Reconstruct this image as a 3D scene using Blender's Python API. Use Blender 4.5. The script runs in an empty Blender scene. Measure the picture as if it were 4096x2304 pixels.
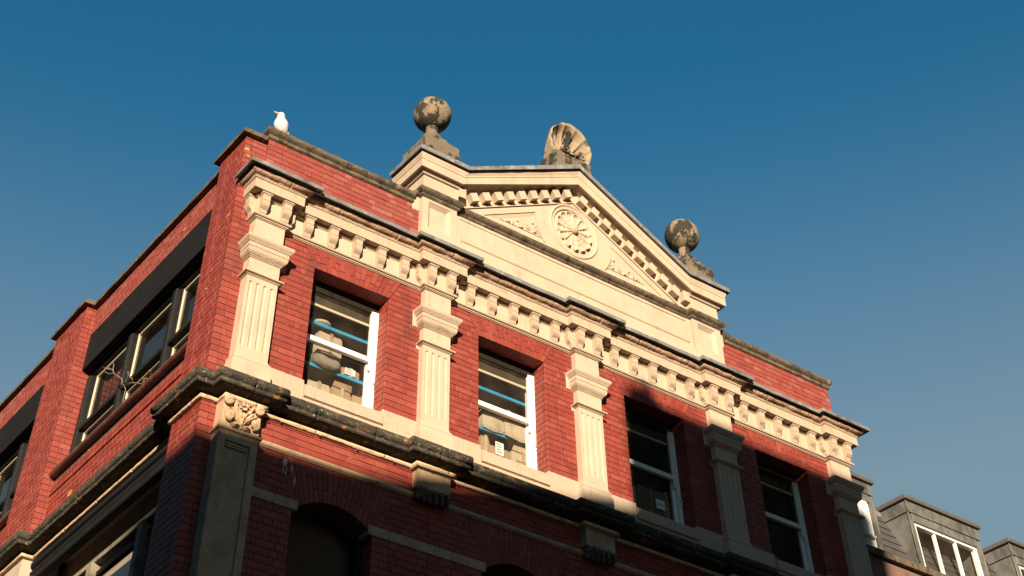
import bpy, math, random
from mathutils import Vector, Matrix, noise
from mathutils.geometry import tessellate_polygon
random.seed(7)
SC = bpy.context.scene
COL = SC.collection

# ------------------------------------------------------------------ camera
def camera():
    cd = bpy.data.cameras.new('camera')
    co = bpy.data.objects.new('camera', cd)
    COL.objects.link(co)
    yaw, pitch, roll = -0.634258749, 0.850397443, -0.00115016756
    cy, sy, cp, sp = math.cos(yaw), math.sin(yaw), math.cos(pitch), math.sin(pitch)
    f0, r0, u0 = Vector((-sy, cy, 0)), Vector((cy, sy, 0)), Vector((0, 0, 1))
    f = cp*f0 + sp*u0
    u = -sp*f0 + cp*u0
    cr, sr = math.cos(roll), math.sin(roll)
    r = cr*r0 + sr*u
    u2 = -sr*r0 + cr*u
    loc = Vector((-5.27803170, -12.1736247, 1.65))
    m = Matrix(((r.x, u2.x, -f.x, loc.x), (r.y, u2.y, -f.y, loc.y), (r.z, u2.z, -f.z, loc.z), (0, 0, 0, 1)))
    co.matrix_world = m
    cd.sensor_width = 36.0
    cd.lens = 36.0*5271.934/4096
    cd.shift_x = (2048-1913.407)/4096
    cd.shift_y = (-171.210-1152)/4096
    cd.clip_start = 0.1
    cd.clip_end = 2000
    SC.camera = co
    return loc, r, u2, f
CAM, CR, CU, CF = camera()
def project(p):
    d = Vector(p)-CAM
    z = d.dot(CF)
    return (1913.407+5271.934*d.dot(CR)/z, -171.21-5271.934*d.dot(CU)/z)

# ------------------------------------------------------------------ sky, sun, exposure
SUN_T = Vector((0.73, 1.0, -0.27)).normalized()       # direction the light travels
w = bpy.data.worlds.new('World')
SC.world = w
w.use_nodes = True
nt = w.node_tree
bg = nt.nodes['Background']
sky = nt.nodes.new('ShaderNodeTexSky')
sky.sky_type = 'NISHITA'
sky.sun_disc = False
sky.sun_elevation = math.asin(-SUN_T.z)
sky.sun_rotation = math.atan2(-SUN_T.x, -SUN_T.y)
sky.altitude = 0
sky.air_density = 2.0
sky.dust_density = 0.0
sky.ozone_density = 10.0
# slight film tint, and pale haze that thickens towards the horizon all the way round
tint = nt.nodes.new('ShaderNodeMix'); tint.data_type = 'RGBA'; tint.blend_type = 'MULTIPLY'
tint.inputs[0].default_value = 1.0
tint.inputs[7].default_value = (.62, 1.14, .92, 1)
nt.links.new(sky.outputs[0], tint.inputs[6])
tc = nt.nodes.new('ShaderNodeTexCoord'); sx = nt.nodes.new('ShaderNodeSeparateXYZ')
nt.links.new(tc.outputs['Generated'], sx.inputs[0])
hz = nt.nodes.new('ShaderNodeMapRange'); hz.interpolation_type = 'SMOOTHSTEP'
hz.inputs[1].default_value = .70; hz.inputs[2].default_value = .20; hz.inputs[3].default_value = 0; hz.inputs[4].default_value = 1
lim = nt.nodes.new('ShaderNodeMath'); lim.operation = 'MINIMUM'; lim.inputs[1].default_value = .52
nt.links.new(sx.outputs[2], hz.inputs[0])
hm = nt.nodes.new('ShaderNodeMix'); hm.data_type = 'RGBA'
nt.links.new(hz.outputs[0], lim.inputs[0]); nt.links.new(lim.outputs[0], hm.inputs[0]); nt.links.new(tint.outputs[2], hm.inputs[6])
hm.inputs[7].default_value = (2.5, 2.72, 2.62, 1)
nt.links.new(hm.outputs[2], bg.inputs[0])
bg.inputs[1].default_value = 0.052
sd = bpy.data.lights.new('sun', 'SUN')
sd.energy = 4.6
sd.angle = math.radians(0.55)
sd.color = (1.0, 0.86, 0.67)
so = bpy.data.objects.new('sun', sd)
COL.objects.link(so)
so.rotation_euler = SUN_T.to_track_quat('-Z', 'Y').to_euler()
so.location = (-20, -30, 30)
SC.view_settings.view_transform = 'Standard'
SC.view_settings.look = 'None'
SC.view_settings.gamma = 1
SC.view_settings.use_curve_mapping = False
SC.view_settings.exposure = 1.42
SC.cycles.max_bounces = 8
SC.cycles.transparent_max_bounces = 16

# ------------------------------------------------------------------ materials
def M(name, base, layers=(), rough=0.8, bump=(), island=None, metal=0.0, spec=None):
    """base colour, then noise layers (colour, scale, detail, lo, hi[, zstretch[, strength]]) laid over it in turn"""
    m = bpy.data.materials.new(name)
    m.use_nodes = True
    n, l = m.node_tree.nodes, m.node_tree.links
    b = n['Principled BSDF']
    b.inputs['Roughness'].default_value = rough
    b.inputs['Metallic'].default_value = metal
    if spec is not None:
        b.inputs['Specular IOR Level'].default_value = spec
    geo = n.new('ShaderNodeNewGeometry')
    def tex(scale, detail, zs):
        mp = n.new('ShaderNodeMapping')
        mp.inputs['Scale'].default_value = (scale, scale, scale*zs)
        l.new(geo.outputs['Position'], mp.inputs['Vector'])
        t = n.new('ShaderNodeTexNoise')
        t.inputs['Scale'].default_value = 1
        t.inputs['Detail'].default_value = detail
        t.inputs['Roughness'].default_value = 0.6
        l.new(mp.outputs[0], t.inputs['Vector'])
        return t
    cur = None
    if island:
        oi = n.new('ShaderNodeObjectInfo')
        ad = n.new('ShaderNodeMath'); ad.operation = 'ADD'
        fr = n.new('ShaderNodeMath'); fr.operation = 'FRACT'
        l.new(geo.outputs['Random Per Island'], ad.inputs[0])
        l.new(oi.outputs['Random'], ad.inputs[1])
        l.new(ad.outputs[0], fr.inputs[0])
        rp = n.new('ShaderNodeValToRGB')
        cr = rp.color_ramp
        cr.elements[0].position = 0.0
        cr.elements[0].color = (*island[0], 1)
        cr.elements[1].position = 1.0
        cr.elements[1].color = (*island[-1], 1)
        for i, c in enumerate(island[1:-1]):
            e = cr.elements.new((i+1)/(len(island)-1))
            e.color = (*c, 1)
        l.new(fr.outputs[0], rp.inputs[0])
        cur = rp.outputs[0]
    for ly in layers:
        c, sc_, det, lo, hi = ly[:5]
        zs = ly[5] if len(ly) > 5 else 1.0
        st = ly[6] if len(ly) > 6 else 1.0
        t = tex(sc_, det, zs)
        mr = n.new('ShaderNodeMapRange')
        mr.interpolation_type = 'SMOOTHSTEP'
        mr.inputs[1].default_value = lo
        mr.inputs[2].default_value = hi
        mr.inputs[3].default_value = 0
        mr.inputs[4].default_value = st
        l.new(t.outputs[0], mr.inputs[0])
        mx = n.new('ShaderNodeMix'); mx.data_type = 'RGBA'
        l.new(mr.outputs[0], mx.inputs[0])
        if cur is None:
            mx.inputs[6].default_value = (*base, 1)
        else:
            l.new(cur, mx.inputs[6])
        mx.inputs[7].default_value = (*c, 1)
        cur = mx.outputs[2]
    if cur is None:
        b.inputs['Base Color'].default_value = (*base, 1)
    else:
        l.new(cur, b.inputs['Base Color'])
    prev = None
    for (sc_, det, strength, dist) in bump:
        t = tex(sc_, det, 1.0)
        bp = n.new('ShaderNodeBump')
        bp.inputs['Strength'].default_value = strength
        bp.inputs['Distance'].default_value = dist
        l.new(t.outputs[0], bp.inputs['Height'])
        if prev:
            l.new(prev, bp.inputs['Normal'])
        prev = bp.outputs[0]
    if prev:
        l.new(prev, b.inputs['Normal'])
    return m

MT = {}
MT['brick'] = M('red_brick', (.40, .045, .032), island=[(0.1554, 0.0208, 0.0113), (0.2085, 0.0286, 0.0147), (0.1806, 0.023, 0.0125), (0.2281, 0.0415, 0.0228), (0.2029, 0.027, 0.0141), (0.1666, 0.0222, 0.0119), (0.2197, 0.0342, 0.0178), (0.1918, 0.0247, 0.013), (0.2365, 0.046, 0.0262), (0.175, 0.023, 0.0122)],
    layers=[((.14, .015, .012), 9, 4, .52, .75), ((.33, .095, .066), 14, 5, .60, .80, 1, .5), ((.33, .16, .115), 5, 7, .62, .76, .3, .16), ((.075, .018, .013), 2.2, 7, .53, .74, .35, .6)], rough=.62, bump=[(90, 4, .22, .004), (14, 3, .2, .006)])
MT['brick_old'] = M('weathered_red_brick', (.40, .055, .042), island=[(0.1688, 0.0262, 0.0161), (0.2146, 0.0353, 0.0211), (0.197, 0.0297, 0.0182), (0.2287, 0.0543, 0.0358), (0.2075, 0.0325, 0.0197), (0.2463, 0.079, 0.0563)],
    layers=[((.16, .021, .017), 9, 4, .52, .75), ((.32, .135, .11), 11, 5, .60, .80, 1, .6), ((.10, .035, .025), 3.0, 5, .60, .80, 1, .5)], rough=.75, bump=[(80, 4, .3, .005), (14, 3, .25, .008)])
MT['mortar'] = M('sooty_mortar', (.075, .036, .026), [((.034, .018, .014), 7, 4, .4, .65), ((.36, .28, .21), 13, 4, .63, .74)], .95, [(120, 3, .4, .004)])
stone_l = [((.36, .264, .182), 2.2, 5, .42, .70), ((.28, .194, .124), 7, 6, .56, .78, 1, .6), ((.46, .365, .27), 18, 4, .60, .8, 1, .5), ((.17, .12, .078), 7, 6, .58, .76, .14, .42), ((.20, .145, .10), 2.6, 6, .60, .74, .5, .45)]
MT['stone'] = M('cream_limestone', (.405, .302, .208), stone_l, .82, [(60, 5, .22, .006), (9, 4, .12, .01)])
MT['stone_worn'] = M('worn_limestone', (.375, .272, .186), stone_l+[((.20, .145, .098), 4, 6, .56, .74, 2.5, .6)], .88, [(40, 6, .5, .01), (10, 4, .3, .02)])
MT['stone_brown'] = M('eroded_brown_stone', (.30, .180, .108), [((.40, .265, .172), 6, 5, .48, .68), ((.17, .092, .050), 9, 6, .5, .70), ((.46, .35, .25), 2.3, 3, .66, .70)], .92, [(34, 6, .75, .016), (12, 4, .5, .03)])
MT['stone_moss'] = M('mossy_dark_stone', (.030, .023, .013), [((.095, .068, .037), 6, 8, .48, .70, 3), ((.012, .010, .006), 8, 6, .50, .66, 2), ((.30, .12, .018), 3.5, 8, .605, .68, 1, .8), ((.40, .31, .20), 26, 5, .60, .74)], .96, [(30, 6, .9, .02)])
MT['coping'] = M('weathered_coping_stone', (.105, .073, .041), [((.050, .036, .020), 6, 6, .42, .64), ((.019, .015, .009), 14, 8, .52, .66), ((.20, .145, .085), 9, 5, .60, .76)], .93, [(45, 6, .6, .01)])
MT['ball_stone'] = M('lichened_stone', (.19, .135, .082), [((.235, .165, .10), 6, 5, .48, .66), ((.085, .064, .038), 16, 5, .52, .72, 1, .6), ((.012, .011, .007), 30, 6, .56, .64, 1, .75), ((.011, .010, .006), 4.6, 15, .462, .512, .75, .94)], .95, [(45, 6, .6, .01)])
MT['block_stone'] = M('mossy_plinth_stone', (.12, .088, .056), [((.165, .122, .075), 7, 5, .46, .66), ((.018, .016, .010), 6, 14, .50, .58), ((.10, .075, .045), 20, 5, .55, .7)], .95, [(45, 6, .6, .01)])
MT['carved'] = M('carved_stone', (.38, .25, .145), [((.29, .18, .10), 9, 5, .45, .68), ((.46, .33, .21), 22, 4, .58, .75)], .88, [(60, 5, .3, .006)])
MT['grimy'] = M('grimy_lower_stone', (.36, .27, .165), [((.26, .19, .115), 5, 5, .42, .66), ((.20, .145, .09), 11, 5, .56, .75, .4)], .9, [(50, 5, .35, .008)])  # stone tone for the shadowed lower order, shade put into the colour
MT['black_stone'] = M('sooted_carving', (.085, .072, .052), [((.15, .125, .09), 14, 5, .5, .7)], .95, [(50, 5, .5, .01)])
MT['lead'] = M('lead_flashing', (.165, .155, .145), [((.27, .255, .23), 7, 5, .52, .70), ((.085, .078, .07), 4, 5, .50, .72)], .6, [(25, 4, .35, .01)], metal=.15)
MT['lead_dark'] = M('dark_lead_edge', (.075, .064, .052), [((.12, .105, .088), 8, 5, .55, .72), ((.07, .06, .05), 5, 5, .5, .7)], .7, [(25, 4, .4, .01)])
MT['white'] = M('white_gloss_paint', (.66, .62, .56), [((.52, .46, .38), 14, 5, .60, .78)], .4)
MT['cream_paint'] = M('cream_paint', (.48, .38, .26), [((.50, .38, .24), 12, 5, .52, .75)], .6)
MT['dark_paint'] = M('black_paint', (.011, .0105, .0095), [((.024, .022, .019), 10, 6, .55, .75), ((.30, .28, .25), 22, 6, .71, .74)], .55, [(40, 4, .3, .005)], spec=.12)
MT['grimy_paint'] = M('grimy_buff_paint', (.20, .165, .11), [((.10, .08, .055), 9, 5, .48, .68)], .7)  # buff paint with darker mottling
MT['lintel'] = M('charcoal_render', (.0095, .009, .0088), [((.0070, .0068, .0066), 3, 5, .4, .7)], .9, [(70, 4, .25, .004)], spec=.12)
MT['tile'] = M('brown_glazed_tile', (.085, .030, .020), [((.13, .05, .034), 9, 4, .5, .7)], .38, [(20, 3, .2, .006)])
MT['board'] = M('dark_chipboard', (.06, .045, .032), [((.035, .027, .02), 9, 4, .45, .7)], .9)
MT['blue'] = M('blue_steel', (.022, .21, .36), [((.018, .16, .28), 8, 3, .5, .7)], .4)
MT['card'] = M('cardboard', (.27, .175, .105), [((.21, .13, .075), 8, 4, .5, .7)], .85)
MT['card_pale'] = M('pale_cardboard', (.34, .265, .19), [((.26, .20, .14), 7, 4, .5, .7)], .8)
MT['card_grey'] = M('grey_cardboard', (.13, .105, .082), [((.085, .07, .055), 9, 4, .5, .7)], .85)
MT['paper'] = M('white_paper', (.55, .53, .50), (), .7)
MT['ink'] = M('black_ink', (.03, .03, .035), (), .7)
MT['room'] = M('room_plaster', (.36, .28, .20), [((.28, .21, .15), 2, 4, .45, .7)], .9)
MT['ceiling'] = M('ceiling_boards', (.36, .28, .20), [((.28, .21, .15), 3, 4, .45, .7)], .9)
MT['blind'] = M('brown_blind_cloth', (.050, .038, .026), [((.036, .028, .019), 6, 4, .4, .7)], .95, spec=.08)
MT['slate'] = M('grey_slate', (.085, .078, .072), island=[(.036, .033, .03), (.055, .05, .045), (.044, .04, .036), (.062, .056, .05)], layers=[((.09, .08, .068), 9, 5, .6, .76)], rough=.7, bump=[(40, 4, .3, .006)])
MT['zinc'] = M('stained_lead_cladding', (.125, .118, .10), [((.06, .058, .049), 3.2, 6, .42, .64, .7), ((.20, .185, .155), 5, 6, .58, .75, .4), ((.038, .037, .031), 6, 6, .60, .78, .5)], .65, [(20, 4, .3, .01)], metal=.1)
MT['twig'] = M('dry_twig', (.16, .115, .075), (), .9)
MT['leaf'] = M('dry_leaf', (.15, .12, .035), (), .8)
MT['cable'] = M('painted_cable', (.34, .26, .19), [((.10, .08, .06), 9, 4, .52, .6)], .6)
MT['pipe'] = M('buff_stone_bead', (.50, .33, .19), [((.34, .22, .125), 8, 5, .5, .7), ((.13, .09, .055), 12, 6, .62, .74)], .88, [(40, 5, .5, .01)])
MT['steel'] = M('bright_steel', (.60, .58, .55), (), .3, metal=.9)
MT['feather_w'] = M('white_feathers', (.46, .445, .42), [((.38, .36, .33), 40, 4, .55, .75), ((.36, .33, .30), 22, 4, .66, .8, .5)], .8, [(120, 3, .3, .003)])
MT['feather_g'] = M('grey_feathers', (.30, .31, .33), [((.22, .225, .24), 40, 4, .5, .7)], .8, [(120, 3, .3, .003)])
MT['beak'] = M('yellow_beak', (.62, .36, .13), [((.30, .12, .06), 30, 3, .62, .7)], .5)
MT['eye'] = M('dark_eye', (.03, .028, .02), (), .2)
MT['leg'] = M('pink_leg', (.66, .45, .38), (), .6)
MT['head'] = M('brown_window_head', (.018, .013, .009), [((.011, .008, .006), 8, 4, .5, .7)], .8, spec=.08)
MT['asphalt'] = M('asphalt', (.05, .05, .05), [((.07, .068, .065), 6, 5, .5, .7)], .9)
MT['paving'] = M('paving', (.20, .18, .16), [((.15, .135, .12), 4, 5, .5, .7)], .9)
MT['opp_brick'] = M('brown_brick', (.15, .085, .06), [((.10, .06, .045), 4, 5, .5, .7)], .9)
MT['opp_roof'] = M('dark_roofing', (.06, .06, .062), (), .8)

def glass(name, tint, refl, film=1.0):
    m = bpy.data.materials.new(name)
    m.use_nodes = True
    n, l = m.node_tree.nodes, m.node_tree.links
    n.remove(n['Principled BSDF'])
    out = n['Material Output']
    tr = n.new('ShaderNodeBsdfTransparent'); tr.inputs[0].default_value = (*tint, 1)
    gl = n.new('ShaderNodeBsdfGlossy'); gl.inputs['Roughness'].default_value = 0.02
    fr = n.new('ShaderNodeFresnel'); fr.inputs[0].default_value = refl
    geo = n.new('ShaderNodeNewGeometry')
    ns = n.new('ShaderNodeTexNoise'); ns.inputs['Scale'].default_value = 1.6; ns.inputs['Detail'].default_value = 1
    bp = n.new('ShaderNodeBump'); bp.inputs['Strength'].default_value = .12; bp.inputs['Distance'].default_value = .02
    l.new(geo.outputs['Position'], ns.inputs['Vector']); l.new(ns.outputs[0], bp.inputs['Height'])
    l.new(bp.outputs[0], gl.inputs['Normal'])
    mx = n.new('ShaderNodeMixShader')
    l.new(fr.outputs[0], mx.inputs[0]); l.new(tr.outputs[0], mx.inputs[1]); l.new(gl.outputs[0], mx.inputs[2])
    df = n.new('ShaderNodeBsdfDiffuse'); df.inputs[0].default_value = (.62, .49, .35, 1)      # film of dust on the pane
    dn = n.new('ShaderNodeTexNoise'); dn.inputs['Scale'].default_value = 3.5; dn.inputs['Detail'].default_value = 6
    l.new(geo.outputs['Position'], dn.inputs['Vector'])
    dr = n.new('ShaderNodeMapRange'); dr.inputs[1].default_value = .3; dr.inputs[2].default_value = .75; dr.inputs[3].default_value = .008*film; dr.inputs[4].default_value = .040*film
    l.new(dn.outputs[0], dr.inputs[0])
    m2 = n.new('ShaderNodeMixShader')
    l.new(dr.outputs[0], m2.inputs[0]); l.new(mx.outputs[0], m2.inputs[1]); l.new(df.outputs[0], m2.inputs[2])
    l.new(m2.outputs[0], out.inputs[0])
    return m
MT['glass'] = glass('window_glass', (.90, .91, .89), 1.45)
MT['glass_side'] = glass('side_window_glass', (.72, .73, .73), 1.7, .5)
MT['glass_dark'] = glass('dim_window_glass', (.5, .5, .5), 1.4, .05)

# ------------------------------------------------------------------ mesh helpers
class MB:
    def __init__(s): s.v, s.f, s.sm = [], [], []
    def quad(s, *p, smooth=False):
        i = len(s.v); s.v.extend(tuple(q) for q in p)
        s.f.append(tuple(range(i, i+len(p)))); s.sm.append(smooth)
    def raw(s, vs, fs, smooth=False):
        i = len(s.v); s.v.extend(tuple(q) for q in vs)
        for f in fs:
            s.f.append(tuple(i+k for k in f)); s.sm.append(smooth)
    def box(s, x0, x1, y0, y1, z0, z1, mat=None):
        vs = [(x, y, z) for z in (z0, z1) for y in (y0, y1) for x in (x0, x1)]
        if mat is not None: vs = [mat @ Vector(q) for q in vs]
        s.raw(vs, [(0, 2, 3, 1), (4, 5, 7, 6), (0, 1, 5, 4), (2, 6, 7, 3), (0, 4, 6, 2), (1, 3, 7, 5)])
    def cbox(s, x0, x1, y0, y1, z0, z1, c=.006, mat=None):
        """box with chamfered edges"""
        X, Y, Z = (x0, x1), (y0, y1), (z0, z1)
        vs = []; idx = {}
        for i in (0, 1):
            for j in (0, 1):
                for k in (0, 1):
                    sx, sy, sz = (1-2*i)*c, (1-2*j)*c, (1-2*k)*c
                    for a, q in (('x', (X[i], Y[j]+sy, Z[k]+sz)), ('y', (X[i]+sx, Y[j], Z[k]+sz)), ('z', (X[i]+sx, Y[j]+sy, Z[k]))):
                        idx[(i, j, k, a)] = len(vs); vs.append(q)
        fs = []
        for i in (0, 1):
            f = [idx[(i, j, k, 'x')] for j, k in ((0, 0), (0, 1), (1, 1), (1, 0))]; fs.append(f if i == 0 else f[::-1])
            f = [idx[(j, i, k, 'y')] for j, k in ((0, 0), (1, 0), (1, 1), (0, 1))]; fs.append(f if i == 0 else f[::-1])
            f = [idx[(j, k, i, 'z')] for j, k in ((0, 0), (0, 1), (1, 1), (1, 0))]; fs.append(f if i == 0 else f[::-1])
        for j in (0, 1):
            for k in (0, 1):
                fs.append([idx[(0, j, k, 'y')], idx[(1, j, k, 'y')], idx[(1, j, k, 'z')], idx[(0, j, k, 'z')]])
                fs.append([idx[(j, 0, k, 'x')], idx[(j, 1, k, 'x')], idx[(j, 1, k, 'z')], idx[(j, 0, k, 'z')]])
                fs.append([idx[(j, k, 0, 'x')], idx[(j, k, 1, 'x')], idx[(j, k, 1, 'y')], idx[(j, k, 0, 'y')]])
                for i in (0, 1):
                    pass
        for i in (0, 1):
            for j in (0, 1):
                for k in (0, 1):
                    fs.append([idx[(i, j, k, a)] for a in 'xyz'])
        if mat is not None: vs = [mat @ Vector(q) for q in vs]
        s.raw(vs, fs)
    def prism(s, poly, fn, d0, d1):
        """poly of 2D points, fn(a, b, d) -> 3D"""
        n = len(poly)
        a = [fn(p[0], p[1], d0) for p in poly]; b = [fn(p[0], p[1], d1) for p in poly]
        s.raw(a+b, [tuple(range(n)), tuple(range(2*n-1, n-1, -1))]+[(i, i+n, (i+1) % n+n, (i+1) % n) for i in range(n)])
    def grid(s, rows, smooth=True, close=False):
        nr, nc = len(rows), len(rows[0])
        vs = [q for r in rows for q in r]; fs = []
        for i in range(nr-1):
            for j in range(nc if close else nc-1):
                k = (j+1) % nc
                fs.append((i*nc+j, i*nc+k, (i+1)*nc+k, (i+1)*nc+j))
        s.raw(vs, fs, smooth)
    def lathe(s, prof, c, n=32, smooth=True, jit=None):
        rows = []
        for r, z in prof:
            row = []
            for i in range(n):
                a = 2*math.pi*i/n
                p = Vector((c[0]+r*math.cos(a), c[1]+r*math.sin(a), c[2]+z))
                if jit:
                    k = 1+jit*noise.noise(p*6)
                    p = Vector((c[0]+r*k*math.cos(a), c[1]+r*k*math.sin(a), c[2]+z))
                row.append(p)
            rows.append(row)
        s.grid(rows, smooth, True)
        s.f.append(tuple(range(len(s.v)-n, len(s.v)))); s.sm.append(False)
    def tube(s, pts, r, n=8, smooth=True):
        pts = [Vector(p) for p in pts]
        rows = []
        for i, p in enumerate(pts):
            t = (pts[min(i+1, len(pts)-1)]-pts[max(i-1, 0)])
            t = t.normalized() if t.length > 1e-9 else Vector((0, 0, 1))
            a = t.cross(Vector((0.13, 0.29, 0.95)))
            if a.length < .05: a = t.cross(Vector((1, 0, 0)))
            a.normalize(); b = t.cross(a)
            rr = r[i] if isinstance(r, (list, tuple)) else r
            rows.append([p+a*rr*math.cos(2*math.pi*k/n)+b*rr*math.sin(2*math.pi*k/n) for k in range(n)])
        s.grid(rows, smooth, True)
        m = len(s.v)
        s.f.append(tuple(range(m-n, m))); s.sm.append(False)
        s.f.append(tuple(range(m-n*len(pts), m-n*len(pts)+n))[::-1]); s.sm.append(False)
    def mesh(s, name, mat, fix=True):
        me = bpy.data.meshes.new(name)
        me.from_pydata([tuple(q) for q in s.v], [], s.f)
        me.polygons.foreach_set('use_smooth', s.sm)
        me.materials.append(mat)
        if fix: bm_fix(me)
        me.update()
        return me
    def build(s, name, mat, parent=None, **pr):
        return link(name, s.mesh(name, mat, 'pane' != name), parent, **pr)
import bmesh
def bm_fix(me):
    bm = bmesh.new(); bm.from_mesh(me)
    bmesh.ops.remove_doubles(bm, verts=bm.verts, dist=1e-5)
    bmesh.ops.recalc_face_normals(bm, faces=bm.faces)
    bm.to_mesh(me); bm.free()
def link(name, me, parent=None, loc=None, **pr):
    o = bpy.data.objects.new(name, me)
    COL.objects.link(o)
    if parent is not None: o.parent = parent
    if loc is not None: o.location = loc
    for k, v in pr.items(): o[k] = v
    return o
def empty(name, loc=(0, 0, 0), parent=None, **pr):
    o = bpy.data.objects.new(name, None)
    COL.objects.link(o)
    o.empty_display_size = .2
    o.location = loc
    if parent is not None: o.parent = parent
    for k, v in pr.items(): o[k] = v
    return o
def autosmooth(o, ang=35):
    me = o.data
    me.polygons.foreach_set('use_smooth', [True]*len(me.polygons))
    try:
        me.set_sharp_from_angle(angle=math.radians(ang))
    except Exception:
        pass
    return o

def offs(path, closed=False):
    """mitre vectors of a plan path; outward = right hand side of the walking direction"""
    n = len(path); out = []
    for i in range(n):
        ns = []
        if i > 0:
            d = Vector(path[i])-Vector(path[i-1]); d.normalize(); ns.append(Vector((d.y, -d.x)))
        if i < n-1:
            d = Vector(path[i+1])-Vector(path[i]); d.normalize(); ns.append(Vector((d.y, -d.x)))
        if len(ns) == 1: out.append(ns[0])
        else: out.append((ns[0]+ns[1])/(1+ns[0].dot(ns[1])))
    return out
def stations(path, step):
    path = [Vector(p) for p in path]
    m = offs(path); st = []
    for i in range(len(path)-1):
        L = (path[i+1]-path[i]).length
        k = max(1, int(L/step)) if step else 1
        for j in range(k):
            t = j/k
            if j == 0: st.append((path[i], m[i]))
            else:
                d = (path[i+1]-path[i])/L
                st.append((path[i]+(path[i+1]-path[i])*t, Vector((d.y, -d.x))))
    st.append((path[-1], m[-1]))
    return st
def sweep(mb, path, prof, step=None, amp=0, freq=8, zamp=None, smooth=False, cap=True, amp2=0, freq2=30):
    """prof: list of (out, z) from bottom to top, closed through the wall"""
    rows = []
    for p, mv in stations(path, step):
        row = []
        for (o, z) in prof:
            q = Vector((p.x+mv.x*o, p.y+mv.y*o, z))
            if amp and o > 0.01:
                e = noise.noise(q*freq)*amp + noise.noise(q*freq2+Vector((3, 7, 1)))*amp2
                q = Vector((p.x+mv.x*(o+e), p.y+mv.y*(o+e), z+noise.noise(q*freq+Vector((9, 2, 5)))*(amp if zamp is None else zamp)))
            row.append(q)
        rows.append(row)
    mb.grid(rows, smooth, True)
    n = len(prof); m = len(mb.v)
    if cap:
        mb.f.append(tuple(range(m-n, m))); mb.sm.append(False)
        a = m-n*len(rows)
        mb.f.append(tuple(range(a, a+n))[::-1]); mb.sm.append(False)
def cut_path(path, cuts, gap=.004):
    """split a plan path at given distances into open sub-paths with narrow joints"""
    path = [Vector(p) for p in path]
    acc = [0]
    for i in range(len(path)-1): acc.append(acc[-1]+(path[i+1]-path[i]).length)
    def at(s):
        for i in range(len(path)-1):
            if s <= acc[i+1]+1e-9:
                return path[i].lerp(path[i+1], (s-acc[i])/(acc[i+1]-acc[i]))
        return path[-1]
    ed = [0]+sorted(c for c in cuts if .02 < c < acc[-1]-.02)+[acc[-1]]
    res = []
    for a, b in zip(ed[:-1], ed[1:]):
        a2, b2 = a+(gap/2 if a > 0 else 0), b-(gap/2 if b < acc[-1] else 0)
        pts = [at(a2)]+[path[i] for i in range(len(path)) if a2+1e-4 < acc[i] < b2-1e-4]+[at(b2)]
        res.append([(p.x, p.y) for p in pts])
    return res, acc
def blocks(name, path, prof, cuts, mat, parent, step=None, smooth=False, gap=.004, jig=.002, **kw):
    subs, acc = cut_path(path, cuts, gap)
    for sp in subs:
        d = random.uniform(-jig, jig)
        mb = MB(); sweep(mb, sp, [(o+d, z) for o, z in prof], step, smooth=smooth, **kw)
        mb.build(name, mat, parent)

# ------------------------------------------------------------------ measured layout
P = [.445, 2.956, 5.453, 7.951, 10.434]     # pilaster axes
WS, YP, YC = .207, -.09, .06
WIN = [(1.163, 2.270), (3.673, 4.763), (6.169, 7.269), (8.673, 9.746)]
ZBB, ZWT, ZFT = 9.819, 11.359, 11.650
CH = .077
BW = dict(label='red brick corner building with cream stone pediment, ball finials and fluted pilasters', category='building')
building = empty('brick_building', (0, 0, 0), **BW)

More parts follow.
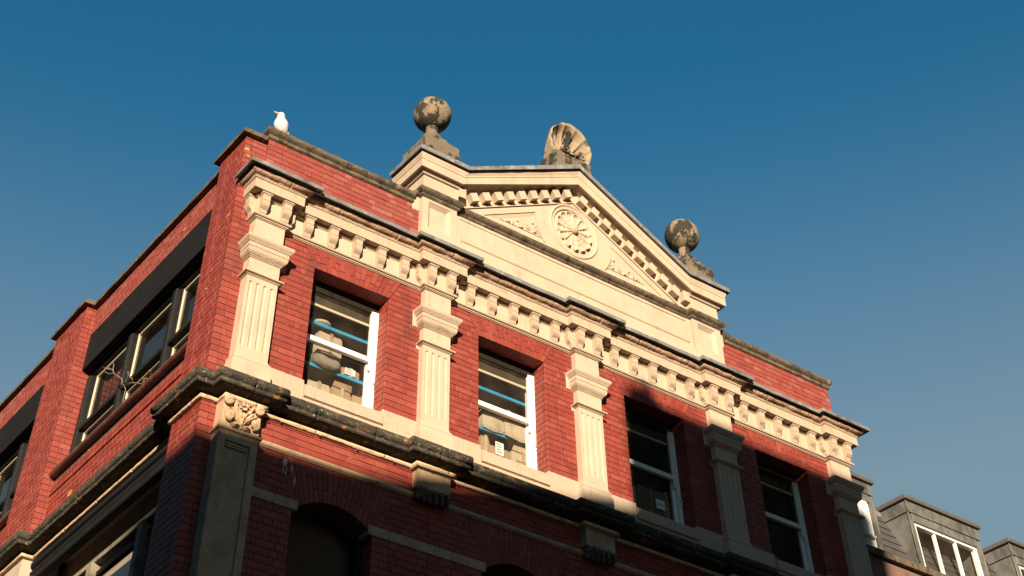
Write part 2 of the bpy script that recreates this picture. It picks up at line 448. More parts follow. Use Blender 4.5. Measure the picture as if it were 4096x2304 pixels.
# ------------------------------------------------------------------ bricks
BR = []          # every brick: (corners 3D front, outward, depth, material key)
JT = .0062
def add_brick(a, d, n, c4, depth, mk, out=0.0):
    BR.append((a, d, n, c4, depth, mk, out+random.uniform(-.0018, .0018)))
def brick_verts(c4, depth, out, ch=.0026):
    """c4 = (s,z) corners; returns vertices in (s, out, z) with chamfered front, and faces"""
    cs = sum(p[0] for p in c4)/4; cz = sum(p[1] for p in c4)/4
    fr = []
    for s, z in c4:
        fr.append((s-math.copysign(ch, s-cs), out, z-math.copysign(ch, z-cz)))
    mid = [(s, out-ch, z) for s, z in c4]
    bk = [(s, out-depth, z) for s, z in c4]
    f = [(0, 1, 2, 3)]
    for i in range(4):
        j = (i+1) % 4
        f += [(i, i+4, j+4, j), (i+4, i+8, j+8, j+4)]
    return fr+mid+bk, f
def run(a, b, z0, n, capA=None, capB=None, mk='brick', h=CH, par=0, sl0=None, sl1=None, depth=.10, out=0.0, zmax=None, bond='F'):
    """one straight run of brickwork from plan point a to b, n courses from z0. capA/capB: this run meets a corner there
    (0/1 = the parity of the courses in which its brick goes through to the corner). sl0/sl1: slanted ends s(z)."""
    a, b = Vector(a), Vector(b)
    L = (b-a).length
    d = (b-a)/L
    nv = Vector((d.y, -d.x))
    for k in range(n):
        zb, zt = z0+k*h+JT/2, z0+(k+1)*h-JT/2
        if zmax and zt > zmax: zt = zmax
        if zt-zb < .015: continue
        odd = (k+par) % 2
        s0, s1 = 0.0, L
        if capA is not None and odd != capA: s0 = .102+JT
        if capB is not None and odd != capB: s1 = L-.102-JT
        lo = min(sl0(zb), sl0(zt)) if sl0 else s0
        hi = max(sl1(zb), sl1(zt)) if sl1 else s1
        s = lo; i = 0
        if bond == 'F': seq = [.218, .104] if odd == 0 else [.104, .051, .218]
        else: seq = [.218]
        cuts = []
        if bond != 'F' and odd: cuts.append(s+.104); s += .104+JT
        while s < hi-.001:
            if bond == 'F':
                ln = seq[0] if (odd and i == 0) else (seq[1] if odd and i == 1 else ([.218, .104][(i+odd*0) % 2]))
            else: ln = .218
            e = s+ln
            if hi-e < .045: e = hi
            cuts.append(e); s = e+JT; i += 1
        s = lo
        for e in cuts:
            if e > hi: e = hi
            l0, l1, h0, h1 = s, s, e, e
            if sl0 and s == lo: l0, l1 = sl0(zb), sl0(zt)
            if sl1 and e >= hi-.0001: h0, h1 = sl1(zb), sl1(zt)
            if sl0 and s != lo:
                l0 = max(l0, sl0(zb)+.01); l1 = max(l1, sl0(zt)+.01)
            if sl1 and e < hi-.0001:
                h0 = min(h0, sl1(zb)-.01); h1 = min(h1, sl1(zt)-.01)
            if h0-l0 > .012 or h1-l1 > .012:
                h0 = max(h0, l0+.01); h1 = max(h1, l1+.01)
                add_brick(a, d, nv, [(l0, zb), (h0, zb), (h1, zt), (l1, zt)], depth, mk, out)
            s = e+JT
            if s >= hi-.001: break
core = MB()
def wall(x0, x1, y0, y1, z0, z1): core.box(x0, x1, y0, y1, z0, z1)

# --- front bays, upper storey
NC = 20
def skl(i): return lambda z: 0  # placeholder
for i, (wl, wr) in enumerate(WIN):
    pa, pb = P[i]+WS, P[i+1]-WS
    run((pa, 0), (wl, 0), ZBB, NC, None, 1, par=i)
    run((wl, 0), (wl, .24), ZBB, NC, 0, None, par=i)
    run((wr, .24), (wr, 0), ZBB, NC, None, 1, par=i)
    run((wr, 0), (pb, 0), ZBB, NC, 0, None, par=i)
    # above the opening: coursed brick each side of the rubbed flat arch
    k0, k1 = (wl-.172-wl)/(ZFT-ZWT), .176/(ZFT-ZWT)
    zt = ZFT+.02
    n2 = 4
    run((pa, 0), (wl, 0), ZWT, n2, par=i, sl1=lambda z, wl=wl, pa=pa, k0=k0: (wl-pa)+k0*(z-ZWT)-.006)
    run((wr, 0), (pb, 0), ZWT, n2, par=i, sl0=lambda z, k1=k1: k1*(z-ZWT)+.006)
    # voussoirs, alternating long and short pieces
    NV = 17
    H = .308
    for v in range(NV):
        t0, t1 = v/NV, (v+1)/NV
        xb0, xb1 = wl+(wr-wl)*t0, wl+(wr-wl)*t1
        xt0, xt1 = wl-.172+(wr-wl+.348)*t0, wl-.172+(wr-wl+.348)*t1
        split = [(.0, .335), (.335, 1)] if v % 2 == 0 else [(.0, .665), (.665, 1)]
        if v % 4 == 1: split = [(0, .30), (.30, .62), (.62, 1)]
        for q0, q1 in split:
            z0, z1 = ZWT+H*q0+(.002 if q0 else .002), ZWT+H*q1-.003
            L = lambda z, b, t: b+(t-b)*(z-ZWT)/H
            add_brick(Vector((0, 0)), Vector((1, 0)), Vector((0, -1)),
                      [(L(z0, xb0, xt0)+.003, z0), (L(z0, xb1, xt1)-.003, z0), (L(z1, xb1, xt1)-.003, z1), (L(z1, xb0, xt0)+.003, z1)], .24, 'brick', .002)
    m = .008
    wall(pa-.1, wl-m, m, .235, ZBB-.3, ZFT+.6); wall(wr+m, pb+.1, m, .235, ZBB-.3, ZFT+.6)
    wall(wl-m, wr+m, m, .235, ZWT+m, ZFT+.6)
# --- corner pier, side face and short front strip (from the sill cornice to the parapet)
zc0 = ZBB-4*CH
ncp = int(round((12.945-zc0)/CH))
run((.15, .75), (0, .75), zc0, ncp, None, 1, mk='brick')
run((0, .75), (0, YC), zc0, ncp, 0, 0, mk='brick')
run((0, YC), (P[0]-WS+.01, YC), zc0, 33, 1, None, mk='brick')
run((0, YC), (.31, YC), zc0+33*CH, ncp-33, 1, None, mk='brick_old', par=1)
wall(.008, .34, YC+.008, .742, zc0-.1, 12.94)
# --- parapet over the front
z_p = zc0+33*CH
npp = int((12.995-z_p)/CH)
hp = (12.998-z_p)/npp
run((.30, .07), (.30, 0), z_p, npp, None, 1, mk='brick_old', h=hp)
run((.30, 0), (P[1]-.293, 0), z_p, npp, 0, None, mk='brick_old', h=hp)
wall(.308, 2.7, .008, .30, z_p-.3, 12.99)
run((P[3]+.293, 0), (10.646, 0), z_p, npp, None, 0, mk='brick_old', h=hp)
run((10.646, 0), (10.646, .6), z_p, npp, 1, None, mk='brick_old', h=hp)
wall(8.2, 10.638, .008, .30, z_p-.3, 12.99)
wall(10.2, 10.638, .30, .6, z_p-.3, 12.99)
# right end wall of the front
run((10.646, 0), (10.646, .9), 6.0, 82, None, None, mk='brick')
wall(10.45, 10.638, .0, 7, 5, 12.2)
# --- side bay: over the lintel, under the sill, pier beyond, next bay
XR = .15
YA, YB = .75, 4.80
run((XR, YB), (XR, YA), 12.505, 6, mk='brick_old', h=.0745)
wall(XR+.008, .36, YA, YB, 12.505, 12.94)
run((XR, YB), (XR, YA), zc0+.01, 7, mk='brick')
run((XR-.02, YB), (XR-.02, YA), zc0+.01+7*CH, 1, mk='brick', depth=.12)
run((XR-.02, YB), (XR-.02, YA), zc0+.01+8*CH, 1, mk='brick', depth=.12)
wall(XR+.008, .5, YA, YB, 9.3, 10.29)
np2 = int(round((12.945-zc0)/CH))
run((0, YB), (.30, YB), zc0, np2, 1, None, mk='brick')
run((0, 5.88), (0, YB), zc0, np2, None, 0, mk='brick')
wall(.008, .6, YB+.008, 5.87, 9.3, 12.94)
run((XR, 9.5), (XR, 5.88), 12.505, 6, mk='brick_old', h=.0745)
run((XR, 9.5), (XR, 5.88), zc0, 12, mk='brick')
wall(XR+.008, .5, 5.87, 9.5, 12.5, 12.94); wall(XR+.008, .5, 5.87, 9.5, 9.3, zc0+12*CH)
run((0, 10.6), (0, 9.5), zc0, np2, None, 0, mk='brick'); run((0, 9.5), (.3, 9.5), zc0, np2, 1, None, mk='brick')
wall(.008, .6, 9.508, 10.6, 9.3, 12.94)
# --- lower storey: corner pier, bays with segmental arches
zl0 = 9.235-42*CH
run((.25, .75), (0, .75), zl0, 42, None, 1)
run((0, .75), (0, YC-.01), zl0, 42, 0, 0)
run((0, YC-.01), (P[0]-.245, YC-.01), zl0, 42, 1, None)
wall(.008, .4, YC, .742, zl0, 9.3)
ARX = []
LN = int((8.305-zl0)/CH)
LH = (8.304-zl0)/LN
for i, (wl, wr) in enumerate(WIN):
    pa, pb = (P[i]+.22 if i == 0 else P[i]+.005), P[i+1]-.005
    ax0, ax1 = (wl+wr)/2-.51, (wl+wr)/2+.51
    ARX.append((ax0, ax1))
    cx = (ax0+ax1)/2
    zs, rise = 8.30, .195
    R = (.51**2+rise**2)/(2*rise); zc = zs+rise-R
    # band above string (z 8.955..9.235) and zone below
    run((pa, 0), (pb, 0), 8.955, 4, par=i, h=.0725)
    # jambs below the impost
    run((pa, 0), (ax0, 0), zl0, LN, None, 1, par=i, h=LH)
    run((ax0, 0), (ax0, .22), zl0, LN, 0, None, par=i, h=LH)
    run((ax1, .22), (ax1, 0), zl0, LN, None, 1, par=i, h=LH)
    run((ax1, 0), (pb, 0), zl0, LN, 0, None, par=i, h=LH)
    # coursed brick beside the arch, between impost (8.415) and string (8.88)
    e = lambda z, sgn: (R+.31)
    def xa(z, R=R, zc=zc):
        rr = (R+.012)
        dz = z-zc
        return rr*math.sin(math.acos(max(-1, min(1, .0)))) if False else .53+(z-8.415)*.39
    run((pa, 0), (cx, 0), 8.416, 6, par=i, sl1=lambda z, pa=pa, cx=cx, xa=xa: (cx-pa)-xa(z)-.006)
    run((cx, 0), (pb, 0), 8.416, 6, par=i, sl0=lambda z, xa=xa: xa(z)+.006)
    NV = 19
    for v in range(NV):
        u0, u1 = -1+2*v/NV, -1+2*(v+1)/NV
        def pt(u, t):
            xb = .51*u; zb = zc+math.sqrt(R*R-xb*xb)
            xt = (.53+(8.878-8.415)*.39)*u
            zt2 = 8.876
            return (cx+xb+(xt-xb)*t, zb+(zt2-zb)*t)
        cutt = .36 if v % 2 else .64
        for q0, q1 in ((0, cutt), (cutt, 1)):
            A, B, C, D = pt(u0, q0), pt(u1, q0), pt(u1, q1), pt(u0, q1)
            g = .003
            add_brick(Vector((0, 0)), Vector((1, 0)), Vector((0, -1)), [(A[0]+g, A[1]+g), (B[0]-g, B[1]+g), (C[0]-g, C[1]-g), (D[0]+g, D[1]-g)], .2, 'brick', .003)
    wall(pa-(.3 if i == 0 else .003), ax0-.008, .008, .22, zl0, 9.3); wall(ax1+.008, pb+.003, .008, .22, zl0, 9.3)
    poly = [(ax0-.01, 9.3), (ax1+.01, 9.3)]
    for q in range(13):
        x = .52*(1-2*q/12); poly.append((cx+x, zc+math.sqrt((R+.03)**2-x*x)))
    core.prism(poly, lambda a, b, d: (a, d, b), .008, .22)
MORT = core.build('mortar_core', MT['mortar'], building)

def make_bricks():
    sc = []
    for i, (a, d, n, c4, depth, mk, out) in enumerate(BR):
        cs = sum(p[0] for p in c4)/4; cz = sum(p[1] for p in c4)/4
        c = Vector((a.x+d.x*cs, a.y+d.y*cs, cz))
        nn = Vector((n.x, n.y, 0))
        if nn.dot(CAM-c) <= 0: sc.append((0, i)); continue
        px = [project((a.x+d.x*s, a.y+d.y*s, z)) for s, z in c4]
        mx = sum(p[0] for p in px)/4; my = sum(p[1] for p in px)/4
        ar = abs(sum(px[k][0]*px[(k+1) % 4][1]-px[(k+1) % 4][0]*px[k][1] for k in range(4)))/2
        ok = 250 < mx < 3845 and 140 < my < 2163
        sc.append((ar if ok else 0, i))
    top = set(i for ar, i in sorted(sc, reverse=True)[:300] if ar > 0)
    cache = {}
    rest = {'brick': MB(), 'brick_old': MB()}
    for i, (a, d, n, c4, depth, mk, out) in enumerate(BR):
        if i in top:
            cs = sum(p[0] for p in c4)/4; cz = sum(p[1] for p in c4)/4
            loc = [(s-cs, z-cz) for s, z in c4]
            key = (tuple((round(s, 3), round(z, 3)) for s, z in loc), round(d.x), round(d.y), mk, depth)
            if key not in cache:
                vs, fs = brick_verts(loc, depth, 0)
                mb = MB(); mb.raw([(d.x*s+n.x*o, d.y*s+n.y*o, z) for s, o, z in vs], fs)
                cache[key] = mb.mesh('brick', MT[mk])
            link('brick', cache[key], building, (a.x+d.x*cs+n.x*out, a.y+d.y*cs+n.y*out, cz))
        else:
            vs, fs = brick_verts(c4, depth, out)
            rest[mk].raw([(a.x+d.x*s+n.x*o, a.y+d.y*s+n.y*o, z) for s, o, z in vs], fs)
    for k, mb in rest.items():
        mb.build('brickwork', MT[k], building, kind='stuff')
    print('bricks', len(BR))
make_bricks()

# ------------------------------------------------------------------ stone: plan paths
def three(i, w=WS, y=YP):
    """plan path round one pilaster"""
    l = YC if i == 0 else 0.0
    r = .25 if i == 4 else 0.0
    return [(P[i]-w, l), (P[i]-w, y), (P[i]+w, y), (P[i]+w, r)]
FRONT = []
for i in range(5): FRONT += three(i)
# front wall path from the corner strip to the right end
def circ(cx, cz, r, a0, a1, n):
    return [(cx+r*math.cos(math.radians(a0+(a1-a0)*k/n)), cz+r*math.sin(math.radians(a0+(a1-a0)*k/n))) for k in range(n+1)]

# ------------------------------------------------------------------ pilasters
def flute_mesh():
    z0, z1 = 9.80, 10.835
    xs = []
    cs = [-.1425, -.0475, .0475, .1425]; hw = .0235
    xs = [-WS, -WS+.012]
    for c in cs:
        xs += [c-hw-.003, c-hw]+[c-hw+2*hw*k/8 for k in range(1, 8)]+[c+hw, c+hw+.003]
    xs += [WS-.012, WS]
    zt, zb = 10.765, 9.93
    zs = [z0, zb-.03]+[zb-hw+hw*k/5 for k in range(6)]+[zb+.1, 10.2, 10.45, zt-.05]+[zt-hw+hw*k/7 for k in range(8)]+[zt+.002, z1]
    zs = sorted(set(round(z, 5) for z in zs))
    mb = MB(); rows = []
    for z in zs:
        row = []
        for x in xs:
            y = YP
            for c in cs:
                dx = abs(x-c)
                if dx < hw and zb-hw < z < zt:
                    lim = hw
                    if z > zt-hw: lim = math.sqrt(max(0, hw*hw-(z-zt+hw)**2))
                    if z < zb: lim = math.sqrt(max(0, hw*hw-(z-zb)**2))
                    if dx < lim: y = YP+math.sqrt(max(0, lim*lim-dx*dx))*.85
            row.append((x, y, z))
        rows.append(row)
    mb.grid(rows, False)
    for x in (-WS, WS):
        mb.quad((x, YP, z0), (x, .08, z0), (x, .08, z1), (x, YP, z1))
    return mb.mesh('shaft', MT['stone'])
shaft_me = flute_mesh()
CAPP = [(-.05, 11.075), (.003, 11.075), (.014, 11.082), (.014, 11.090), (.009, 11.093), (.022, 11.097), (.024, 11.106), (.036, 11.112), (.056, 11.135), (.064, 11.160), (.066, 11.182), (.060, 11.190),
        (.068, 11.193), (.068, 11.246), (.078, 11.250), (.084, 11.262), (.102, 11.282), (.112, 11.300), (.112, 11.322), (.104, 11.334), (.0, 11.350), (-.05, 11.350)]
ASTR = [(-.05, 10.828), (.004, 10.828), (.012, 10.836), (.020, 10.838), (.024, 10.846), (.042, 10.850)]+[(.042+.012*math.cos(t), 10.862+.012*math.sin(t)) for t in (-1.2, -.5, 0, .5, 1.2)]+[(.036, 10.880), (.004, 10.890), (-.05, 10.890)]
BASE = [(-.06, 9.46), (.044, 9.46), (.044, 9.655), (.040, 9.690), (.030, 9.700), (.026, 9.712), (.026, 9.735), (.030, 9.740), (.030, 9.756), (.022, 9.764), (.012, 9.768), (.010, 9.785), (.002, 9.800), (-.06, 9.805)]
for i in range(5):
    pl = empty('pilaster', parent=building)
    link('shaft', shaft_me, pl, (P[i], 0, 0))
    mb = MB(); sweep(mb, three(i), CAPP, .12, amp=.002, freq=9, smooth=False)
    mb.build('capital', MT['stone_worn'] if i < 2 else MT['stone'], pl)
    mb = MB(); sweep(mb, three(i), ASTR); mb.build('astragal', MT['stone'], pl)
    mb = MB(); sweep(mb, three(i), [(-.06, 10.888), (0, 10.888), (0, 11.08), (-.06, 11.08)]); mb.build('neck', MT['stone'], pl)
    mb = MB(); sweep(mb, three(i), BASE, .12, amp=.0015, freq=7); mb.build('base', MT['stone'], pl)
    mb = MB(); sweep(mb, three(i), [(-.08, 11.345), (-.002, 11.345), (-.002, 11.66), (-.08, 11.66)]); mb.build('neck_block', MT['stone'], pl)
    # flush stones that tie the capital into the brickwork
    for sx in (-1, 1):
        if (i == 0 and sx < 0) or (i == 4 and sx > 0): continue
        x0, x1 = sorted((P[i]+sx*(WS-.01), P[i]+sx*(WS+.115)))
        mb = MB(); mb.cbox(x0, x1, -.006, .08, 11.105, 11.335, .004); mb.build('tie_stone', MT['stone'], pl)
        x0, x1 = sorted((P[i]+sx*(WS-.01), P[i]+sx*(WS+.045)))
        mb = MB(); mb.cbox(x0, x1, -.006, .08, 10.80, 10.885, .004); mb.build('tie_stone', MT['stone'], pl)

# ------------------------------------------------------------------ main cornice
cor = empty('cornice', parent=building)
bed = [(-.05, 11.645), (.012, 11.645), (.018, 11.652), (.030, 11.655), (.030, 11.668), (.036, 11.670)]+circ(.042, 11.688, .018, -70, 80, 7)+[(.022, 11.708), (.02, 11.712), (-.05, 11.712)]
frz = [(-.05, 11.708), (.018, 11.708), (.018, 11.99), (-.05, 11.99)]
capm = [(.0, 11.940), (.024, 11.940), (.030, 11.948), (.036, 11.955)]+circ(.040, 11.966, .012, -60, 80, 5)+[(.040, 11.990), (.0, 11.990)]
coro = [(-.08, 11.986), (.11, 11.986), (.118, 11.980), (.146, 11.980), (.148, 11.984), (.148, 12.108), (.158, 12.112), (.166, 12.120), (.166, 12.130), (.10, 12.136), (-.08, 12.136)]
cyma = [(-.08, 12.128), (.155, 12.128), (.168, 12.131), (.172, 12.138), (.172, 12.144), (.186, 12.147), (.205, 12.151), (.215, 12.157), (.224, 12.166), (.231, 12.177), (.235, 12.190), (.236, 12.204), (.234, 12.218), (.226, 12.230), (.15, 12.234), (-.08, 12.236)]
lead = [(-.08, 12.228), (.24, 12.228), (.296, 12.222), (.299, 12.206), (.309, 12.205), (.311, 12.248), (.304, 12.262), (.15, 12.285), (-.08, 12.325)]
subs, acc = cut_path(FRONT, [], 0)
def knots(*idx): return [acc[i] for i in idx]
# distances along FRONT where joints fall (beside each break, and twice in each bay)
jc, jc2 = [], []
for i in range(5):
    k = i*4
    jc.append((acc[k+1]+acc[k+2])/2+random.uniform(-.05, .05))
    if i < 4:
        L = acc[k+4]-acc[k+3]
        jc += [acc[k+3]+L*(.30+random.uniform(-.05, .05)), acc[k+3]+L*(.70+random.uniform(-.05, .05))]
        jc2 += [acc[k+3]+L*.5+random.uniform(-.2, .2)]
blocks('bed_mould', FRONT, bed, jc2, MT['stone'], cor)
blocks('frieze_stone', FRONT, frz, jc2, MT['stone'], cor)
blocks('bracket_mould', FRONT, capm, jc2, MT['stone_worn'], cor)
blocks('corona_stone', FRONT, coro, jc, MT['stone_worn'], cor, step=.05, amp=.0035, freq=7, amp2=.002, freq2=24)
blocks('cyma_stone', FRONT, cyma, [c+.09 for c in jc], MT['stone_brown'], cor, step=.022, amp=.009, freq=6, amp2=.006, freq2=26, smooth=True)
jl = []
for i in range(4): jl += [acc[i*4+3]+.6+random.uniform(0, .3), acc[i*4+3]+1.5+random.uniform(0, .25)]
blocks('lead_flashing', FRONT, lead, jl, MT['lead'], cor, step=.05, amp=.006, freq=5, gap=-.01, jig=.002, smooth=False)
# modillions (one mesh, shared)
def modillion_mesh():
    mb = MB(); w_ = .052
    pr = [(0, 11.945), (.102, 11.945), (.102, 11.872), (.096, 11.868), (.096, 11.860), (.104, 11.856), (.105, 11.835), (.100, 11.812), (.088, 11.790), (.070, 11.772), (.054, 11.758), (.046, 11.742), (.044, 11.722), (.036, 11.710), (0, 11.710)]
    mb.prism(pr, lambda a, b, d: (d, -a, b), -w_, w_)
    cp = [(-.06, 11.938), (.004, 11.940), (.008, 11.950)]+circ(.010, 11.964, .012, -60, 80, 5)+[(.008, 11.984), (-.06, 11.984)]
    sweep(mb, [(-w_, .0), (-w_, -.102), (w_, -.102), (w_, .0)], cp)
    return mb.mesh('modillion', MT['stone_worn'])
mod_me = modillion_mesh()
def place_mod(x, y, rz=0):
    o = link('modillion', mod_me, cor, (x, y, 0)); o.rotation_euler.z = rz
for i in range(4):
    for k in range(5):
        place_mod(P[i]+.53+(P[i+1]-P[i]-1.06)*k/4, -.012)
for i in range(5):
    for sx in (-1, 1): place_mod(P[i]+sx*.155, YP-.012)
    place_mod(P[i]-WS-.012, (YP+(YC if i == 0 else 0))/2+.005, -math.pi/2)
    if i < 4: place_mod(P[i]+WS+.012, YP/2+.005, math.pi/2)

# ------------------------------------------------------------------ parapet copings
cop = empty('parapet', parent=building)
cprof = [(-.28, 12.998), (.012, 12.998), (.018, 13.004), (.030, 13.008), (.032, 13.055), (.028, 13.062), (.040, 13.066)]+circ(.030, 13.118, .048, -65, 95, 9)+[(-.02, 13.172), (-.28, 13.185)]
pth = [(.30, .20), (.30, 0), (2.56, 0)]
blocks('coping_stone', pth, cprof, [.95, 1.75], MT['coping'], cop, step=.04, amp=.004, freq=8, amp2=.003, freq2=30, smooth=False)
pth = [(8.36, 0), (10.646, 0), (10.646, .5)]
blocks('coping_stone', pth, cprof, [.75, 1.5], MT['coping'], cop, step=.04, amp=.004, freq=8, amp2=.003, freq2=30)
# side copings: plain slabs stepping in and out with the piers
sprof = [(-.34, 12.948), (.060, 12.948), (.075, 12.952), (.078, 13.00), (.070, 13.018), (-.34, 13.045)]
pth = [(XR, 9.5), (XR, 5.88), (0, 5.88), (0, 4.80), (XR, 4.80), (XR, .75), (0, .75), (0, YC), (.27, YC)]
blocks('coping_stone', pth, sprof, [1.8, 3.62, 5.9, 6.9, 8.0, 9.05], MT['coping'], cop, step=.06, amp=.004, freq=7, amp2=.002, freq2=25)

# ------------------------------------------------------------------ attic and pediment
ped = empty('pediment', parent=building)
C0 = P[2]
QW = .290
YQ = -.077
# frieze panel wall and plain blocks
xs_ = [P[1]-QW+.02, 3.95, 4.93, 5.98, 6.95, P[3]+QW-.02]
for q in range(5):
    mb = MB(); d = random.uniform(-.0015, .0015)
    mb.box(xs_[q]+(.001 if q else 0), xs_[q+1]-(.001 if q < 4 else 0), d, .5, 12.2, 13.255); mb.build('attic_stone', MT['stone'], ped)
# shallow fascia frame round the long panel
mb = MB()
mb.box(P[1]+QW+.10, P[3]-QW-.10, -.012, 0, 13.085, 13.13)
mb.build('panel_fillet', MT['stone'], ped)
tor = [(-.04, 12.60), (.055, 12.60), (.055, 12.662), (.050, 12.668)]+circ(.040, 12.700, .030, -70, 110, 7)+[(.010, 12.735), (.006, 12.742), (-.04, 12.742)]
mb = MB(); sweep(mb, [(P[1]+QW+.09, 0), (P[3]-QW-.09, 0)], tor, smooth=False); mb.build('panel_torus', MT['stone'], ped)
mb = MB(); mb.box(P[1]+QW, P[3]-QW, -.06, 0, 12.2, 12.61); mb.build('attic_plinth', MT['stone'], ped)
for sx in (-1, 1):
    xm = C0+sx*(P[3]-P[1])/2
    x0, x1 = sorted((C0+sx*((P[3]-P[1])/2-QW-.09), C0+sx*((P[3]-P[1])/2-QW)))
    mb = MB(); mb.box(x0, x1, -.02, 0, 12.55, 13.13); mb.build('panel_stile', MT['stone'], ped)
    # pedestal with a sunk panel
    pd = MB()
    xo0, xo1, zo0, zo1 = xm-QW, xm+QW, 12.25, 13.14
    xi0, xi1, zi0, zi1 = xm-.185, xm+.185, 12.655, 13.085
    for a in ((xo0, xi0, zo0, zo1), (xi1, xo1, zo0, zo1), (xi0, xi1, zo0, zi0), (xi0, xi1, zi1, zo1)):
        pd.box(a[0], a[1], YQ, .06, a[2], a[3])
    dp, bw = .055, .050
    pd.box(xi0, xi1, YQ+dp+.0, .06, zi0, zi1)
    pd.build('pedestal', MT['stone'], ped)
    f = MB()                                     # bolection inside the sunk panel
    for k in range(4):
        cs = [(xi0, zi0), (xi1, zi0), (xi1, zi1), (xi0, zi1)]
        ci = [(xi0+bw, zi0+bw+.02), (xi1-bw, zi0+bw+.02), (xi1-bw, zi1-bw), (xi0+bw, zi1-bw)]
        j = (k+1) % 4
        f.quad((cs[k][0], YQ+.004, cs[k][1]), (cs[j][0], YQ+.004, cs[j][1]), (ci[j][0], YQ+dp-.001, ci[j][1]), (ci[k][0], YQ+dp-.001, ci[k][1]))
        f.quad((cs[k][0], YQ+.004, cs[k][1]), (cs[j][0], YQ+.004, cs[j][1]), (cs[j][0], YQ+dp, cs[j][1]), (cs[k][0], YQ+dp, cs[k][1]))
    f.build('panel_mould', MT['stone'], ped)
    # scroll stone joining the pedestal to the parapet
    x0, x1 = sorted((xm+sx*QW, xm+sx*(QW+.115)))
    mb = MB(); mb.cbox(x0, x1, -.018, .12, 12.90, 13.135, .012); mb.build('scroll_stone', MT['stone'], ped)
    mb = MB(); rows = []
    for k in range(9):
        t = k/8
        xx = xm+sx*(QW+.02+.16*t); zz = 13.245-.085*math.sin(t*math.pi/2)**1.4
        rr = .055-.006*t
        rows.append([(xx, -.02-rr*.8*math.cos(a), zz-.03+rr*math.sin(a)) for a in [2*math.pi*q/10 for q in range(10)]])
    mb.grid(rows, True, True); mb.build('scroll_stone', MT['coping'], ped)
# attic string course (dark, rolled)
mid = [(P[1]-QW, .20), (P[1]-QW, YQ), (P[1]+QW, YQ), (P[1]+QW, 0), (P[3]-QW, 0), (P[3]-QW, YQ), (P[3]+QW, YQ), (P[3]+QW, .20)]
aprof = [(-.05, 13.128), (.014, 13.128), (.018, 13.138), (.030, 13.142), (.034, 13.160), (.030, 13.172), (.050, 13.182)]+circ(.040, 13.228, .044, -60, 100, 8)+[(.0, 13.278), (-.05, 13.284)]
sm, ac2 = cut_path(mid, [], 0)
blocks('string_stone', mid, aprof, [ac2[3]+.02, ac2[3]+1.1, ac2[3]+2.2, ac2[3]+3.3, ac2[4]-.02], MT['coping'], ped, step=.05, amp=.003, freq=8, amp2=.002, freq2=26)
# kneelers and raking cornice: one profile (out, depth below lead top measured square to the slope)
YK = -.08
ZK = 13.872                                   # top edge of the lead at the level part
GK = 2.104
SL = .5105
cs_, sn_ = 1/math.sqrt(1+SL*SL), SL/math.sqrt(1+SL*SL)
RK = dict(
    rake_lead=([(-.30, .0), (.165, .0), (.178, .008), (.180, .080), (.172, .083), (.170, .066), (.10, .066), (-.30, .09)], 'lead'),
    rake_cyma=([(-.2, .068), (.118, .068), (.130, .085), (.130, .105), (.126, .125), (.119, .142), (.112, .160), (.110, .178), (.118, .182), (.118, .192), (-.2, .192)], 'stone'),
    rake_corona=([(-.2, .186), (.108, .186), (.110, .192), (.110, .318), (.105, .322), (.075, .322), (.07, .315), (-.2, .315)], 'stone'),
    rake_bed=([(-.2, .312), (.062, .312), (.060, .322), (.048, .334), (.034, .345), (.030, .360), (.018, .364), (-.2, .364)], 'stone'))
xL, xR = C0-2.785, C0+2.785                   # outer faces of the kneeler blocks
def rake_pts(dep, mitre=True):
    """elevation polyline of a line lying 'dep' below the lead top: level, up, down, level"""
    kz = ZK-dep
    # intersection of level line and slope line shifted down square to the slope by dep
    xk = (GK+(dep/cs_-dep)/SL)
    za = ZK+GK*SL-dep/cs_
    return kz, xk, za
for nm, (prof, mk) in RK.items():
    rows_L, rows = [], []
    # stations: back of left return, front left corner, left knee, apex, right knee, right corner, back of right return
    cols = []
    for o, dep in prof:
        kz, xk, za = rake_pts(dep)
        yy = YK-o
        cols.append([(xL-o, .55, kz), (xL-o, yy, kz), (C0-xk, yy, kz), (C0, yy, za), (C0+xk, yy, kz), (xR+o, yy, kz), (xR+o, .55, kz)])
    # split into stones between fractions of each leg
    def leg(a, b, parts, label):
        for k in range(parts):
            t0, t1 = k/parts, (k+1)/parts
            mb = MB(); R2 = []
            for t in (t0+(.001 if k else 0), t1-(.001 if k < parts-1 else 0)):
                R2.append([Vector(c[a]).lerp(Vector(c[b]), t) for c in cols])
            if nm == 'rake_lead':
                kk = 10; A, B = R2; R2 = []
                for q in range(kk+1):
                    row = []
                    for pa_, pb_ in zip(A, B):
                        p_ = pa_.lerp(pb_, q/kk)
                        e = noise.noise(p_*5)*.006
                        row.append(p_+Vector((0, e, e*.6)))
                    R2.append(row)
            mb.grid(R2, False, True)
            n = len(prof); m_ = len(mb.v)
            mb.f.append(tuple(range(m_-n, m_))); mb.sm.append(False)
            mb.f.append(tuple(range(m_-n*len(R2), m_-n*len(R2)+n))[::-1]); mb.sm.append(False)
            mb.build({'rake_lead': 'lead_flashing', 'rake_cyma': 'cyma_stone', 'rake_corona': 'corona_stone', 'rake_bed': 'bed_mould'}[nm], MT[mk], ped)
    leg(0, 1, 1, ''); leg(1, 2, 1, '')
    if nm != 'rake_bed': leg(2, 3, 3, ''); leg(3, 4, 3, '')
    leg(4, 5, 1, ''); leg(5, 6, 1, '')
